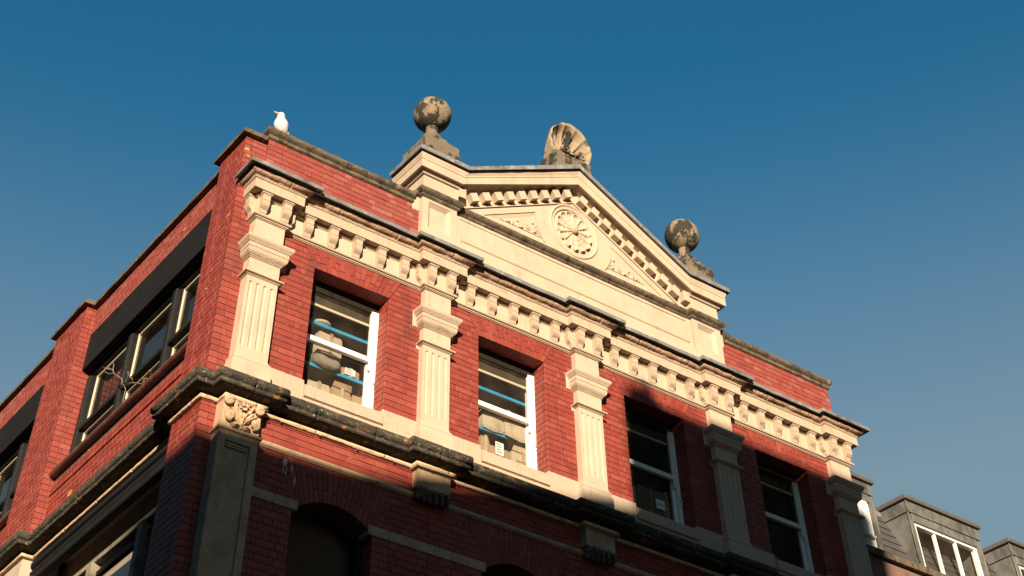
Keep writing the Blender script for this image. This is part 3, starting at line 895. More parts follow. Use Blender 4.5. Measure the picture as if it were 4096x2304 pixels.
# tympanum: flat stone with two sunk triangular panels and a sunk roundel
MC = (C0, 13.815)
def arc(cx, cz, r, a0, a1, n): return [(cx+r*math.cos(a0+(a1-a0)*k/n), cz+r*math.sin(a0+(a1-a0)*k/n)) for k in range(n+1)]
tri_out = [(C0-2.40, 13.26), (C0+2.40, 13.26), (C0+2.40, 13.50), (C0, 14.72), (C0-2.40, 13.50)]
def tripanel(sx):
    # lower edge hidden by the string; upper edge parallel to the rake; inner edge concentric with the roundel
    pts = [(C0-1.70, 13.352)]
    a = arc(MC[0], MC[1], .73, math.radians(222), math.radians(171.5), 8)
    a = [p for p in a]
    up = lambda x: 13.352+(x-(C0-1.70))*SL
    pts += [(a[0][0], 13.352)]+a[1:]
    pts[-1] = (pts[-1][0], min(pts[-1][1], up(pts[-1][0])))
    if sx > 0: pts = [(2*C0-x, z) for x, z in pts]
    return pts
holes = [tripanel(-1), tripanel(1), arc(MC[0], MC[1], .455, 0, 2*math.pi*47/48, 47)]
mb = MB()
loops = [[Vector((x, 0, z)) for x, z in tri_out]]+[[Vector((x, 0, z)) for x, z in h] for h in holes]
flat = [v for lp in loops for v in lp]
for t in tessellate_polygon(loops): mb.quad(*[flat[k] for k in t])
for h in holes:
    for k in range(len(h)):
        p, q = h[k], h[(k+1) % len(h)]
        mb.quad((p[0], 0, p[1]), (q[0], 0, q[1]), (q[0], .09, q[1]), (p[0], .09, p[1]))
mb.build('tympanum', MT['stone'], ped)
mb = MB(); mb.prism(tri_out, lambda a, b, d: (a, d, b), .085, .5); mb.build('tympanum_back', MT['stone'], ped)
for sx in (-1, 1):
    tp = tripanel(sx)
    cx_, cz_ = sum(p[0] for p in tp)/len(tp), sum(p[1] for p in tp)/len(tp)
    inner = [(cx_+(p[0]-cx_)*.70+sx*-.030, cz_+(p[1]-cz_)*.72+.020) for p in tp]
    mb = MB()
    for k in range(len(tp)):
        j = (k+1) % len(tp)
        mb.quad((tp[k][0], .012, tp[k][1]), (tp[j][0], .012, tp[j][1]), (inner[j][0], .030, inner[j][1]), (inner[k][0], .030, inner[k][1]))
        mb.quad((inner[k][0], .030, inner[k][1]), (inner[j][0], .030, inner[j][1]), (inner[j][0], .085, inner[j][1]), (inner[k][0], .085, inner[k][1]))
    mb.build('panel_mould', MT['stone'], ped)
    sc_ = MB()                                   # carved scrolls inside
    xs_ = [p[0] for p in inner]
    x_in = (max(xs_) if sx < 0 else min(xs_)); x_out = (min(xs_) if sx < 0 else max(xs_))
    zlo = min(p[1] for p in inner)+.012
    for (f, r0, dz, dirn) in ((.16, .075, .10, 1), (.36, .062, .075, -1), (.54, .048, .055, 1), (.70, .034, .036, -1), (.84, .020, .020, 1)):
        xx = x_in+(x_out-x_in)*f
        pts = []
        for k in range(26):
            t = k/25
            a = dirn*(t*4.2*math.pi)+1.2*f*6
            r = r0*(1-.86*t)
            pts.append((xx+r*math.cos(a), .036-.012*t, zlo+dz+r*.95*math.sin(a)))
        sc_.tube(pts, [.017*(1-.35*k/25) for k in range(26)], 6)
    for (f, dz, ln, an) in ((.06, .20, .10, 1.0), (.27, .17, .08, 2.2), (.46, .02, .07, .2), (.25, .03, .08, 2.8), (.62, .09, .06, 2.6), (.76, .02, .05, .5)):
        xx = x_in+(x_out-x_in)*f; zz = zlo+dz
        sc_.tube([(xx+sx*ln*math.cos(an)*t, .045-.03*math.sin(t*3), zz+ln*math.sin(an)*t*.5) for t in (0, .25, .5, .75, 1)], [.005, .017, .021, .014, .003], 6)
    sc_.build('carved_scroll', MT['stone'], ped)
# roundel: moulded ring, shell rosette in a concave dish
def roundel():
    rd = MB(); rows = []
    prof = [(.470, -.002), (.462, -.016), (.448, -.022), (.436, -.016), (.430, -.004), (.418, .004), (.400, .006), (.388, .0), (.380, .006), (.374, .030), (.370, .060), (.362, .10)]
    for r, y in prof:
        rows.append([(MC[0]+r*math.cos(a), y, MC[1]+r*math.sin(a)) for a in [2*math.pi*k/64 for k in range(64)]])
    rd.grid(rows, True, True); rd.build('roundel_ring', MT['stone'], ped)
    NP = 13
    rows = []
    nr, na = 34, NP*14
    for i in range(nr+1):
        t = i/nr
        row = []
        for k in range(na):
            a = 2*math.pi*k/na+.12
            ph = (k % 14)/14.0
            lobe = math.sin(math.pi*ph)                  # 0 at the ribs, 1 mid petal
            rmax = .285+.055*lobe**.5
            r = .03+(rmax-.03)*t
            rib = math.exp(-((min(ph, 1-ph))/.12)**4)
            floor = .004+.036*min(1, t/.80)
            st = (t*4.2+.35) % 1.0
            if .25 < t < .86: floor -= .018*st*lobe**.5
            if t > .86: floor = .042-.066*((t-.86)/.14)**.7
            y = rib*(-.008)+(1-rib)*floor
            row.append((MC[0]+r*math.cos(a), y-.004, MC[1]+r*math.sin(a)))
        rows.append(row)
    # outer edge drops back into the dish
    rows.append([(MC[0]+(x-MC[0])*1.01, .09, MC[1]+(z-MC[1])*1.015) for x, y, z in rows[-1]])
    m2 = MB(); m2.grid(rows, True, True); m2.build('shell_rosette', MT['stone'], ped)
    m3 = MB(); R = []
    for i in range(8):
        b = i/7*math.pi/2
        R.append([(MC[0]+.058*math.cos(b)*math.cos(a), -.025-.055*math.sin(b), MC[1]+.058*math.cos(b)*math.sin(a)) for a in [2*math.pi*k/20 for k in range(20)]])
    R.insert(0, [(x, .05, z) for x, y, z in R[0]])
    m3.grid(R, True, True); m3.build('boss', MT['carved'], ped)
roundel()
# dentils
def dentil_mesh():
    mb = MB(); mb.cbox(-.065, .065, -.108, .02, -.122, .012, .003); return mb.mesh('dentil', MT['stone'])
den_me = dentil_mesh()
for sx in (-1, 1):
    ang = math.atan(SL)
    for k in range(9):
        sdist = .182+.2195*k                         # horizontal distance from the axis to the middle of its top edge
        zz = ZK+(GK-sdist)*SL-.362/cs_
        o = link('dentil', den_me, ped, (C0+sx*sdist, 0, zz))
        o.rotation_euler = (0, (-ang if sx < 0 else ang), 0)
    mb = MB(); xx = C0+sx*2.13; mb.cbox(xx-.06, xx+.06, -.112, .02, 13.385, 13.56, .004); mb.build('dentil', MT['stone'], ped)
    # thin fillet under the dentils
    mb = MB()
    d0 = .518/cs_
    f = [(C0+sx*2.2, 13.30)]
    za_, zb_ = ZK+GK*SL-d0, ZK+(GK-2.2)*SL-d0
    mb.prism([(C0+sx*.001, za_), (C0+sx*2.2, zb_), (C0+sx*2.2, zb_-.028), (C0+sx*.001, za_-.028)], lambda a, b, d: (a, d, b), -.022, .01)
    mb.build('fillet', MT['stone'], ped)
    # kneeler block above the pedestal
    x0, x1 = sorted((C0+sx*2.785, C0+sx*2.19))
    mb = MB(); mb.box(x0, x1, YK, .5, 13.25, ZK-.31); mb.build('kneeler', MT['stone'], ped)
mb = MB(); mb.prism([(xL+.02, 13.45), (xR-.02, 13.45), (xR-.02, ZK-.03), (C0+GK, ZK-.03), (C0, ZK+GK*SL-.04), (C0-GK, ZK-.03), (xL+.02, ZK-.03)], lambda a, b, d: (a, d, b), .03, .55)
mb.build('gable_core', MT['stone'], ped)

# ------------------------------------------------------------------ ball finials and shell
for sx, zr in ((-1, .0), (1, 2.1)):
    xm = P[1] if sx < 0 else P[3]+.03
    fin = empty('ball_finial', parent=building)
    rows = []
    yc_ = .19
    def sq(h, z): return [(xm-h, yc_-h, z), (xm+h, yc_-h, z), (xm+h, yc_+h, z), (xm-h, yc_+h, z)]
    mb = MB(); rows = [sq(.295, 13.83), sq(.295, 14.225), sq(.285, 14.245), sq(.165, 14.40)]
    mb.grid(rows, False, True); mb.quad(*rows[-1]); mb.build('plinth', MT['block_stone'], fin)
    mb = MB()
    for h, z0, z1 in ((.165, 14.39, 14.425), (.150, 14.425, 14.445)): mb.cbox(xm-h, xm+h, yc_-h, yc_+h, z0, z1, .005)
    mb.lathe([(.152, 14.445), (.160, 14.462), (.158, 14.482), (.140, 14.500), (.115, 14.525), (.098, 14.56), (.090, 14.60), (.089, 14.65), (.094, 14.69), (.10, 14.73)], (xm, yc_, 0), 40)
    mb.build('neck', MT['ball_stone'] if sx > 0 else MT['block_stone'], fin)
    mb = MB(); R = .286
    prof = []
    for k in range(33):
        b = -math.pi/2+math.pi*k/32
        prof.append((max(.002, R*math.cos(b)), R*math.sin(b)))
    mb.lathe(prof, (xm, yc_, 14.955), 64, True, .006)
    mb.build('ball', MT['ball_stone'], fin)
def shell_acroterion():
    sh = empty('shell_acroterion', parent=building)
    xm = C0+.012
    mb = MB(); mb.cbox(xm-.355, xm+.355, -.095, .30, 14.66, 15.205, .008); mb.build('plinth', MT['block_stone'], sh)
    hx, hz = xm, 15.20
    NR = 9; na = NR*12
    front, rim = [], []
    nr = 18
    def Rm(a): return (.335+.30*math.sin(a)**1.25)
    for i in range(nr+1):
        t = i/nr; row = []
        for k in range(na+1):
            a = math.pi*k/na
            ph = (k % 12)/12.0
            lobe = math.sin(math.pi*ph)
            R = Rm(a)*(1+.035*lobe)
            r = R*(.10+.90*t)
            y = -.085-.05*math.sin(a)*t+.24*math.sin(math.pi*t*.93+.05)*(0.55+.45*math.sin(a))     # concave
            y += .035*lobe*math.sin(math.pi*t)-.034*math.exp(-(min(ph, 1-ph)/.13)**2)*math.sin(math.pi*t)**.6
            if t > .35: y += .012*lobe*max(0, math.sin(t*26))**2
            row.append((hx+r*math.cos(a), y, hz+.03+r*math.sin(a)))
        front.append(row)
    back = []
    edge = front[-1]
    for q in range(1, 11):
        t = q/10
        row = []
        for (x, y, z) in edge:
            s = math.cos(t*math.pi/2*.80)
            row.append((hx+(x-hx)*(.55+.45*s)*1.03, y+.40*t, 14.80+(z-14.80)*(s*.94+.06)))
        back.append(row)
    mb = MB(); mb.grid(front+back, True); mb.build('shell', MT['ball_stone_s'], sh)
    for sx in (-1, 1):                          # volutes at the hinge
        m = MB(); pts = []
        for k in range(44):
            t = k/43; a = math.pi*.5+sx*t*3.3*math.pi; r = .085*(1-.85*t)
            pts.append((xm+sx*.175+r*math.cos(a), -.105-.02*t, 15.285+r*math.sin(a)))
        m.tube(pts, [.026*(1-.45*k/43) for k in range(44)], 8)
        m.tube([(xm+sx*.175, -.06, 15.285), (xm+sx*.175, -.125, 15.285)], .026, 10)
        m.tube([(xm+sx*.09, -.10, 15.25), (xm+sx*.03, -.11, 15.235), (xm, -.11, 15.232)], [.028, .024, .02], 8)
        m.build('volute', MT['ball_stone_s'], sh)
MT['ball_stone_s'] = M('carved_lichened_stone', (.235, .172, .108), [((.29, .215, .138), 6, 5, .48, .66), ((.016, .014, .009), 4.5, 14, .50, .58, .75), ((.14, .10, .06), 18, 5, .55, .75, 1, .7)], .92, [(45, 6, .5, .008)])
shell_acroterion()

# ------------------------------------------------------------------ sill band and mossy string cornice
sil = empty('sill_band', parent=building)
for i, (wl, wr) in enumerate(WIN):
    pa, pb = P[i]+WS, P[i+1]-WS
    for (a, b) in ((pa, (pa+wl)/2+.02), ((pa+wl)/2+.02, wl+.02), (wr-.02, (wr+pb)/2-.03), ((wr+pb)/2-.03, pb)):
        mb = MB(); mb.cbox(a+.0015, b-.0015, -.022+random.uniform(-.002, .002), .1, 9.45, ZBB-.004, .004); mb.build('sill_stone', MT['stone_worn'], sil)
    nst = 4
    for k in range(nst):
        a, b = wl+.02+(wr-wl-.04)*k/nst, wl+.02+(wr-wl-.04)*(k+1)/nst
        mb = MB(); mb.prism([(-.022, 9.45), (-.022, 9.60), (-.05, 9.612), (-.052, 9.735), (-.044, 9.752), (.255, 9.905), (.255, 9.45)], lambda q, z, d: (d, q, z), a+.001, b-.001)
        mb.build('window_sill', MT['stone_worn'], sil)
mossp = [(-.08, 9.295), (.020, 9.300), (.10, 9.303), (.160, 9.304), (.172, 9.309), (.178, 9.320), (.179, 9.334), (.172, 9.346), (.158, 9.352), (.158, 9.358), (.176, 9.364), (.190, 9.374), (.198, 9.390), (.201, 9.410), (.200, 9.432), (.194, 9.452), (.176, 9.467), (.10, 9.492), (.02, 9.520), (-.08, 9.535)]
MP = [(0, .75), (0, YC), (P[0]-WS-.03, YC), (P[0]-WS-.03, YP), (P[0]+WS+.03, YP), (P[0]+WS+.03, 0)]
for i in range(1, 5): MP += [(P[i]-WS-.03, 0), (P[i]-WS-.03, YP), (P[i]+WS+.03, YP), (P[i]+WS+.03, 0 if i < 4 else .3)]
MPS = [(XR, 9.5), (XR, 5.88), (0, 5.88), (0, 4.80), (XR, 4.80), (XR, .75)]+MP
sp_, acm = cut_path(MPS, [], 0)
cuts = [1.7, 3.4, 5.1, 6.6, 8.0, 8.9]
base_i = 5
for i in range(5):
    k = 9+4*i if False else None
xacc = {}
for (pt_, s_) in zip(MPS, acm): xacc[(round(pt_[0], 3), round(pt_[1], 3))] = s_
for i in range(5):
    s0 = xacc[(round(P[i]-WS-.03, 3), round(YP, 3))]; s1 = xacc[(round(P[i]+WS+.03, 3), round(YP, 3))]
    cuts.append((s0+s1)/2+random.uniform(-.05, .05))
    cuts.append(s1+.10)
    if i < 4:
        cuts += [s1+.75+random.uniform(-.1, .1), s1+1.45+random.uniform(-.1, .1)]
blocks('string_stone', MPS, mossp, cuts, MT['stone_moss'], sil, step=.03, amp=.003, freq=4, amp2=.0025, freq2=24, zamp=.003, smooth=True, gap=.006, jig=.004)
# thin buff bead under it and the cable clipped along it
beadp = [(-.03, 9.215), (.006, 9.218)]+circ(.022, 9.240, .022, -95, 95, 8)+[(.0, 9.265), (-.03, 9.265)]
BP = [(XR, 9.5), (XR, 5.88), (0, 5.88), (0, 4.80), (XR, 4.80), (XR, .75), (0, .75), (0, YC), (P[0]-WS-.025, YC), (P[0]-WS-.025, YP-.02), (P[0]+WS+.01, YP-.02), (P[0]+WS+.01, 0)]
for i in range(1, 5): BP += [(P[i]-WS-.03, 0), (P[i]-WS-.03, YP-.02), (P[i]+WS+.03, YP-.02), (P[i]+WS+.03, 0 if i < 4 else .2)]
s2, acb = cut_path(BP, [], 0)
blocks('bead_stone', BP, beadp, [k*.93+.4 for k in range(26)], MT['pipe'], sil, step=.03, amp=.003, freq=9, amp2=.002, freq2=30, smooth=True)
mb = MB()
pts = []
for p, mv in stations([(0, .62)]+BP[7:12]+BP[12:], .055):
    o = .046
    q = Vector((p.x+mv.x*o, p.y+mv.y*o, 0))
    sag = .012*noise.noise(q*2.3)-.006*abs(math.sin(q.x*3.6))
    pts.append((q.x, q.y, 9.212+sag))
mb.tube(pts, .0055, 6)
mb.build('cable', MT['cable'], building)
mb = MB()
for k in range(3, len(pts), 9):
    x, y, z = pts[k]; mb.box(x-.005, x+.005, y-.008, y+.02, z-.010, z+.012)
mb.build('cable_clip', MT['cable'], building)

# ------------------------------------------------------------------ lower order: carved console, corbels, string, imposts
low = empty('lower_order', parent=building)
blocks('string_stone', [(P[0]+WS+.02, 0), (P[1]-WS-.03, 0)], [(-.05, 8.878), (.012, 8.878), (.02, 8.886)]+circ(.010, 8.915, .032, -60, 75, 6)+[(.0, 8.953), (-.05, 8.953)], [.63, 1.05, 1.45], MT['pipe'], low)
for i in range(1, 4):
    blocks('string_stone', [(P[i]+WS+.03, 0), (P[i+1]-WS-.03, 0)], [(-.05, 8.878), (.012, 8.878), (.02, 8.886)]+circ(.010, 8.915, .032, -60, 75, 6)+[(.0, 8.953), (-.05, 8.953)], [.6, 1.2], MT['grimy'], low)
for i in range(4):
    a, b = ARX[i]; pa, pb = (P[i]+.20 if i == 0 else P[i]+.0015), P[i+1]-.0015
    for (x0, x1) in ((pa, pa+.33), (pa+.333, a+.06), (b-.06, b+.22), (b+.223, pb)):
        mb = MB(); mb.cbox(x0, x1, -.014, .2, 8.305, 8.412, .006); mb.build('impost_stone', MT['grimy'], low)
    # the arched window deep in shade
    wa = empty('arched_window', parent=building)
    cx = (a+b)/2
    mb = MB()
    def archpoly(g):
        R = (.51**2+.195**2)/(2*.195); zc = 8.30+.195-R; hw = .51-g
        return [(cx-hw, 5.5), (cx+hw, 5.5)]+[(cx+hw*(1-2*q/12), zc+math.sqrt(max(.01, (R-g)**2-(hw*(1-2*q/12))**2))) for q in range(13)]
    o_, i_ = archpoly(-.02), archpoly(.07)
    for k in range(len(o_)):
        j = (k+1) % len(o_)
        mb.quad((o_[k][0], .20, o_[k][1]), (o_[j][0], .20, o_[j][1]), (i_[j][0], .20, i_[j][1]), (i_[k][0], .20, i_[k][1]))
        mb.quad((i_[k][0], .20, i_[k][1]), (i_[j][0], .20, i_[j][1]), (i_[j][0], .26, i_[j][1]), (i_[k][0], .26, i_[k][1]))
    mb.build('frame', MT['dark_paint'], wa)
    mb = MB(); mb.quad(*[(x, .245, z) for x, z in i_]); mb.build('pane', MT['glass_dark'], wa)
# lower pilaster at the corner with a sunk panel
def lower_pilaster(i, w_, zt):
    lp = empty('lower_pilaster', parent=building)
    y = YP-.035
    l = YC if i == 0 else 0
    mb = MB()
    x0, x1 = P[i]-w_-.03, P[i]+w_-.03
    zb = 5.5
    mb.box(x0, x0+.085, y, .1, zb, zt); mb.box(x1-.085, x1, y, .1, zb, zt)
    mb.box(x0+.085, x1-.085, y, .1, zt-.09, zt); mb.box(x0+.085, x1-.085, y+.03, .1, zb, zt-.09)
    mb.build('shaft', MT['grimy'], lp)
    mb = MB(); mb.box(x0+.105, x1-.105, y+.012, y+.03, zt-.125, zt-.105); mb.box(x0+.105, x1-.105, y+.006, y+.03, zt-.155, zt-.138)
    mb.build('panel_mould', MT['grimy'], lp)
    # cap slab below the carved block
    sweep_p = [(-.05, 8.835), (.004, 8.835), (.012, 8.846), (.030, 8.852), (.036, 8.872), (.026, 8.884), (.004, 8.890), (-.05, 8.890)]
    mb = MB(); sweep(mb, [(x0, l), (x0, y), (x1, y), (x1, 0)], sweep_p); mb.build('cap_slab', MT['carved'], lp)
    mb = MB(); mb.box(x0+.004, x1-.004, y+.005, .1, 8.88, 9.235)
    mb.box(x1-.01, x1+.055, -.012, .1, 8.80, 9.225)
    mb.build('console_block', MT['carved'], lp)
    # carved foliage on the face
    yf = y-.0
    cx = (x0+x1)/2
    def spiral(px, pz, r0, d, turns=2.3, th=.026, a0=0.0):
        m = MB(); pts = []
        for k in range(34):
            t = k/33; a = a0+d*t*turns*2*math.pi; r = r0*(1-.88*t)
            pts.append((px+r*math.cos(a), yf-.022-.022*t, pz+r*math.sin(a)))
        m.tube(pts, [th*(1-.5*k/33) for k in range(34)], 8)
        m.build('volute', MT['carved'], lp)
    spiral(x0+.055, 9.185, .046, 1, a0=1.6); spiral(x1-.045, 9.175, .046, -1, a0=1.5)
    spiral(x0+.090, 9.015, .046, -1, a0=-1.2); spiral(x1-.075, 8.995, .046, 1, a0=-1.9)
    # flower
    m = MB()
    for k in range(5):
        a = 2*math.pi*k/5+.3
        R2 = []
        for u in range(6):
            t = u/5
            wd = .030*math.sin(math.pi*(.15+.8*t))
            px, pz = cx-.005+.062*t*math.cos(a), 9.165+.055*t*math.sin(a)
            nx, nz = -math.sin(a), math.cos(a)
            R2.append([(px+nx*wd*q, yf-.012-.045*t+.016*q*q, pz+nz*wd*q) for q in (-1, -.5, 0, .5, 1)])
        m.grid(R2, True)
        back = [[(x, yy+.014, z) for x, yy, z in r] for r in R2]; m.grid(back, True)
        for r1, r2 in zip(R2, back):
            pass
    m.lathe([(.002, -.01), (.020, -.008), (.024, .004), (.016, .014), (.002, .016)], (cx-.005, yf-.035, 9.165), 10)
    m.build('flower', MT['carved'], lp)
    # acanthus leaves
    m = MB()
    for (sx_, sz_, ex, ez, bend, wd) in ((0, 8.97, -.120, 9.120, .03, .030), (0, 8.97, .120, 9.110, -.03, .030), (-.02, 8.95, -.165, 9.09, -.02, .026), (.02, 8.95, .17, 9.075, .02, .026),
                                          (0, 8.93, -.08, 8.915, .01, .024), (0, 8.93, .08, 8.915, -.01, .024), (-.01, 9.00, -.045, 9.10, 0, .022), (.01, 9.0, .05, 9.10, 0, .022), (0, 8.90, 0, 9.03, 0, .03),
                                          (-.03, 9.03, -.10, 9.20, .03, .02), (.03, 9.03, .11, 9.19, -.03, .02), (-.13, 8.93, -.05, 8.92, 0, .022), (.12, 8.92, .05, 8.92, 0, .022)):
        R2 = []
        for u in range(9):
            t = u/8
            px = cx+sx_+(ex-sx_)*t-bend*math.sin(math.pi*t)*.8; pz = sz_+(ez-sz_)*t+abs(bend)*math.sin(math.pi*t)*.5
            d = Vector((ex-sx_, ez-sz_)); d.normalize()
            nx, nz = -d.y, d.x
            w2 = wd*math.sin(math.pi*(.12+.86*t))*(1+.35*math.sin(t*19))
            lift = .012+.040*t*t+.012*math.sin(math.pi*t)
            R2.append([(px+nx*w2*q, yf-lift-.014*(1-abs(q))*1.3+.012*abs(q), pz+nz*w2*q) for q in (-1, -.6, -.2, 0, .2, .6, 1)])
        m.grid(R2, True)
        m.grid([[(x, min(yf+.004, yy+.022), z) for x, yy, z in r] for r in R2], True)
    for k in range(3):
        m.lathe([(.002, -.02), (.015, -.012), (.019, 0), (.015, .012), (.002, .02)], (cx-.008+.008*k, yf-.03, 8.945+.05*k), 10)
    m.build('acanthus_leaf', MT['carved'], lp)
lower_pilaster(0, .236, 8.84)
def corbel(i):
    cb = empty('corbel', parent=building)
    w_ = .232; y = YP-.02
    x0, x1 = P[i]-w_, P[i]+w_
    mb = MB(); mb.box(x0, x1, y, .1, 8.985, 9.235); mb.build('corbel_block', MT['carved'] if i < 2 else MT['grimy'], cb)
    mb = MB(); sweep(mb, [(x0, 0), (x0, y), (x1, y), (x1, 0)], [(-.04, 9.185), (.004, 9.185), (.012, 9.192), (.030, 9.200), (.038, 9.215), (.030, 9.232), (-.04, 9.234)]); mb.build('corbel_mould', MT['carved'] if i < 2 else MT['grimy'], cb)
    m = MB()
    m.box(x0+.015, x1-.015, y+.02, .1, 8.86, 8.985)
    rnd = random.Random(i)
    for k in range(16):
        px = x0+.03+(x1-x0-.06)*(k % 6)/5+rnd.uniform(-.01, .01); row = k//6
        pz = 8.965-.045*row-.01*rnd.random()
        r = .030+.012*rnd.random()
        m.lathe([(.002, -r), (r*.7, -r*.7), (r, 0), (r*.75, r*.7), (.002, r)], (px, y-.006+.018*row, pz), 9)
    for k in range(5):
        px = x0+.05+(x1-x0-.10)*k/4
        m.tube([(px, y+.01, 8.97), (px+.01, y-.03, 8.93), (px-.005, y-.02, 8.88), (px, y+.02, 8.845)], [.012, .026, .030, .012], 8)
    m.build('corbel_foliage', MT['black_stone'], cb)
for i in range(1, 5): corbel(i)
# ------------------------------------------------------------------ sash windows on the front
def sash_window(i):
    wl, wr = WIN[i]
    wn = empty('window', parent=building)
    W = wr-wl
    ZS, ZH = 9.895, 11.352
    mr0, mr1 = 10.535, 10.60
    mb = MB()
    mb.box(wl, wl+.055, .225, .36, ZS, ZH-.10); mb.box(wr-.055, wr, .225, .36, ZS, ZH-.10)
    mb.box(wl+.055, wr-.055, .225, .36, ZS-.02, ZS+.03)
    mb.build('frame', MT['white'], wn)
    a, b = wl+.056, wr-.056
    mb = MB()                                   # upper sash, outermost
    mb.box(a, a+.045, .232, .275, mr0, ZH-.101); mb.box(b-.045, b, .232, .275, mr0, ZH-.101)
    mb.cbox(a+.001, b-.001, .228, .278, mr0, mr1, .004)
    mb.build('upper_sash', MT['white'], wn)
    mb = MB(); mb.box(wl, wr, .24, .36, ZH-.10, ZH); mb.box(wl+.02, wr-.02, .215, .24, ZH-.03, ZH); mb.box(a+.045, b-.045, .236, .275, ZH-.125, ZH-.10)
    mb.build('head', MT['head'], wn)
    mb = MB()                                   # lower sash behind it
    mb.box(a, a+.045, .282, .325, ZS+.031, mr1-.002); mb.box(b-.045, b, .282, .325, ZS+.031, mr1-.002)
    mb.box(a+.045, b-.045, .284, .325, ZS+.031, ZS+.055); mb.box(a+.045, b-.045, .284, .323, mr1-.045, mr1-.002)
    mb.build('lower_sash', MT['white'], wn)
    for (z0, z1, y) in ((mr1, ZH-.125, .252), (ZS+.055, mr1-.045, .300)):
        mb = MB(); mb.quad((a+.045, y, z0), (b-.045, y, z0), (b-.045, y, z1), (a+.045, y, z1)); mb.build('pane', MT['glass'], wn)
    for x in (a+.0225, b-.0225):                # sash horns
        mb = MB()
        pr = [(-.0, mr0), (.022, mr0), (.020, mr0-.03), (.008, mr0-.045), (.010, mr0-.065), (.020, mr0-.085), (.012, mr0-.105), (-.008, mr0-.110), (-.016, mr0-.09)]
        mb.prism(pr, lambda q, z, d: (d, .250-q*.9, z), x-.020, x+.020); mb.build('sash_horn', MT['white'], wn)
    # opening hook on the reveal
    if i < 3:
        mb = MB(); hz = 10.245
        ring = [(wr-.022-.018*math.sin(t), .205-.02*math.cos(t), hz+.018*math.sin(t*.7)) for t in [k*.5 for k in range(13)]]
        mb.tube(ring, .0045, 6); mb.tube([(wr+.01, .20, hz), (wr-.03, .20, hz)], .006, 6); mb.tube([(wr-.028, .19, hz), (wr-.03, .185, hz-.05), (wr-.022, .18, hz-.075)], .004, 6)
        mb.build('window_hook', MT['steel'], wn)
for i in range(4): sash_window(i)
# room behind
rm = empty('room', parent=building)
mb = MB(); mb.box(.62, 10.45, 3.6, 3.7, 9.0, 12.2); mb.build('back_wall', MT['room'], rm)
mb = MB(); mb.box(.62, 10.45, .24, 3.6, 11.72, 11.80)
mb.build('ceiling', MT['ceiling'], rm)
mb = MB()
for k in range(6): mb.box(.62, 10.45, .9+.45*k, .98+.45*k, 11.58, 11.72)
mb.build('ceiling_joist', MT['ceiling'], rm)
mb = MB(); mb.box(.5, 10.45, .236, 9, 9.30, 9.46); mb.build('floor', MT['room'], rm)
mb = MB(); mb.box(10.30, 10.44, .24, 3.6, 9.4, 11.8); mb.box(5.40, 5.50, .36, 3.6, 9.4, 11.8)
mb.build('partition', MT['room'], rm)
mb = MB(); mb.box(.35, 10.44, .0+.24, 9.5, 12.2, 12.3); mb.box(.4, 10.44, 9.4, 9.5, 5, 12.2); mb.build('roof_slab', MT['opp_roof'], rm)

# ------------------------------------------------------------------ side bay: beam, three-light window, tile sill
sb = empty('side_window', parent=building)
def side_bay(y0, y1, sb):
    mb = MB(); mb.cbox(XR+.001, .42, y0+.001, y1-.001, 11.925, 12.503, .006); mb.build('lintel_beam', MT['lintel'], sb)
    XF = .30
    zs, zt, zh = 10.40, 11.05, 11.86
    n = 3
    ys = [y1-.06-(y1-y0-.12)*k/n for k in range(n+1)]
    mb = MB()
    mb.box(XF, XF+.14, y0+.001, y1-.001, zh, 11.926); mb.box(XF+.02, XF+.12, y0+.001, y1-.001, zs-.02, zs+.03)
    mb.build('frame', MT['dark_paint'], sb)
    mb = MB(); mb.cbox(XF-.03, XF+.10, y0+.001, y1-.001, zt-.055, zt+.012, .006); mb.build('transom', MT['dark_paint'], sb)
    for k, y in enumerate(ys):
        mb = MB(); a, b = (y-.06, y+.06) if 0 < k < n else ((y-.05, y+.059) if k == 0 else (y-.059, y+.05))
        mb.cbox(XF-.045, XF+.12, a, b, zs, zh, .02); mb.build('mullion', MT['dark_paint'], sb)
    for k in range(n):
        a, b = ys[k+1]+.062, ys[k]-.062
        for (z0, z1) in ((zs+.03, zt-.056), (zt+.013, zh)):
            mb = MB()
            t, q = .025, .034
            mb.box(XF+.045, XF+.09, b-q, b, z0, z1); mb.box(XF+.045, XF+.09, a, a+q, z0, z1)
            mb.box(XF+.05, XF+.09, a+q, b-q, z1-q, z1); mb.box(XF+.05, XF+.09, a+q, b-q, z0, z0+t)
            mb.build('casement', MT['cream_paint'], sb)
            mb = MB(); mb.box(XF+.02, XF+.044, b-.022, b, z0, z1); mb.build('bead', MT['dark_paint'], sb)
            mb = MB(); mb.box(XF+.02, XF+.044, a, a+.022, z0, z1); mb.build('bead', MT['dark_paint'], sb)
            mb = MB(); mb.quad((XF+.068, b-q, z0+t), (XF+.068, a+q, z0+t), (XF+.068, a+q, z1-q), (XF+.068, b-q, z1-q)); mb.build('pane', MT['glass_side'], sb)
    nt_ = 26
    tp = [(-.18, 10.305), (.030, 10.305)]+circ(.012, 10.350, .044, -70, 80, 6)+[(-.02, 10.398), (-.18, 10.408)]
    for k in range(nt_):
        a, b = y1-.001-(y1-y0-.002)*k/nt_, y1-.001-(y1-y0-.002)*(k+1)/nt_
        mb = MB(); d = random.uniform(-.003, .003)
        sweep(mb, [(XR-.04, a-.002), (XR-.04, b+.002)], [(o+d, z+d*.5) for o, z in tp], smooth=False)
        mb.build('sill_tile', MT['tile'], sb)
side_bay(YA, YB, sb)
sb2 = empty('side_window', parent=building)
side_bay(5.88, 9.5, sb2)
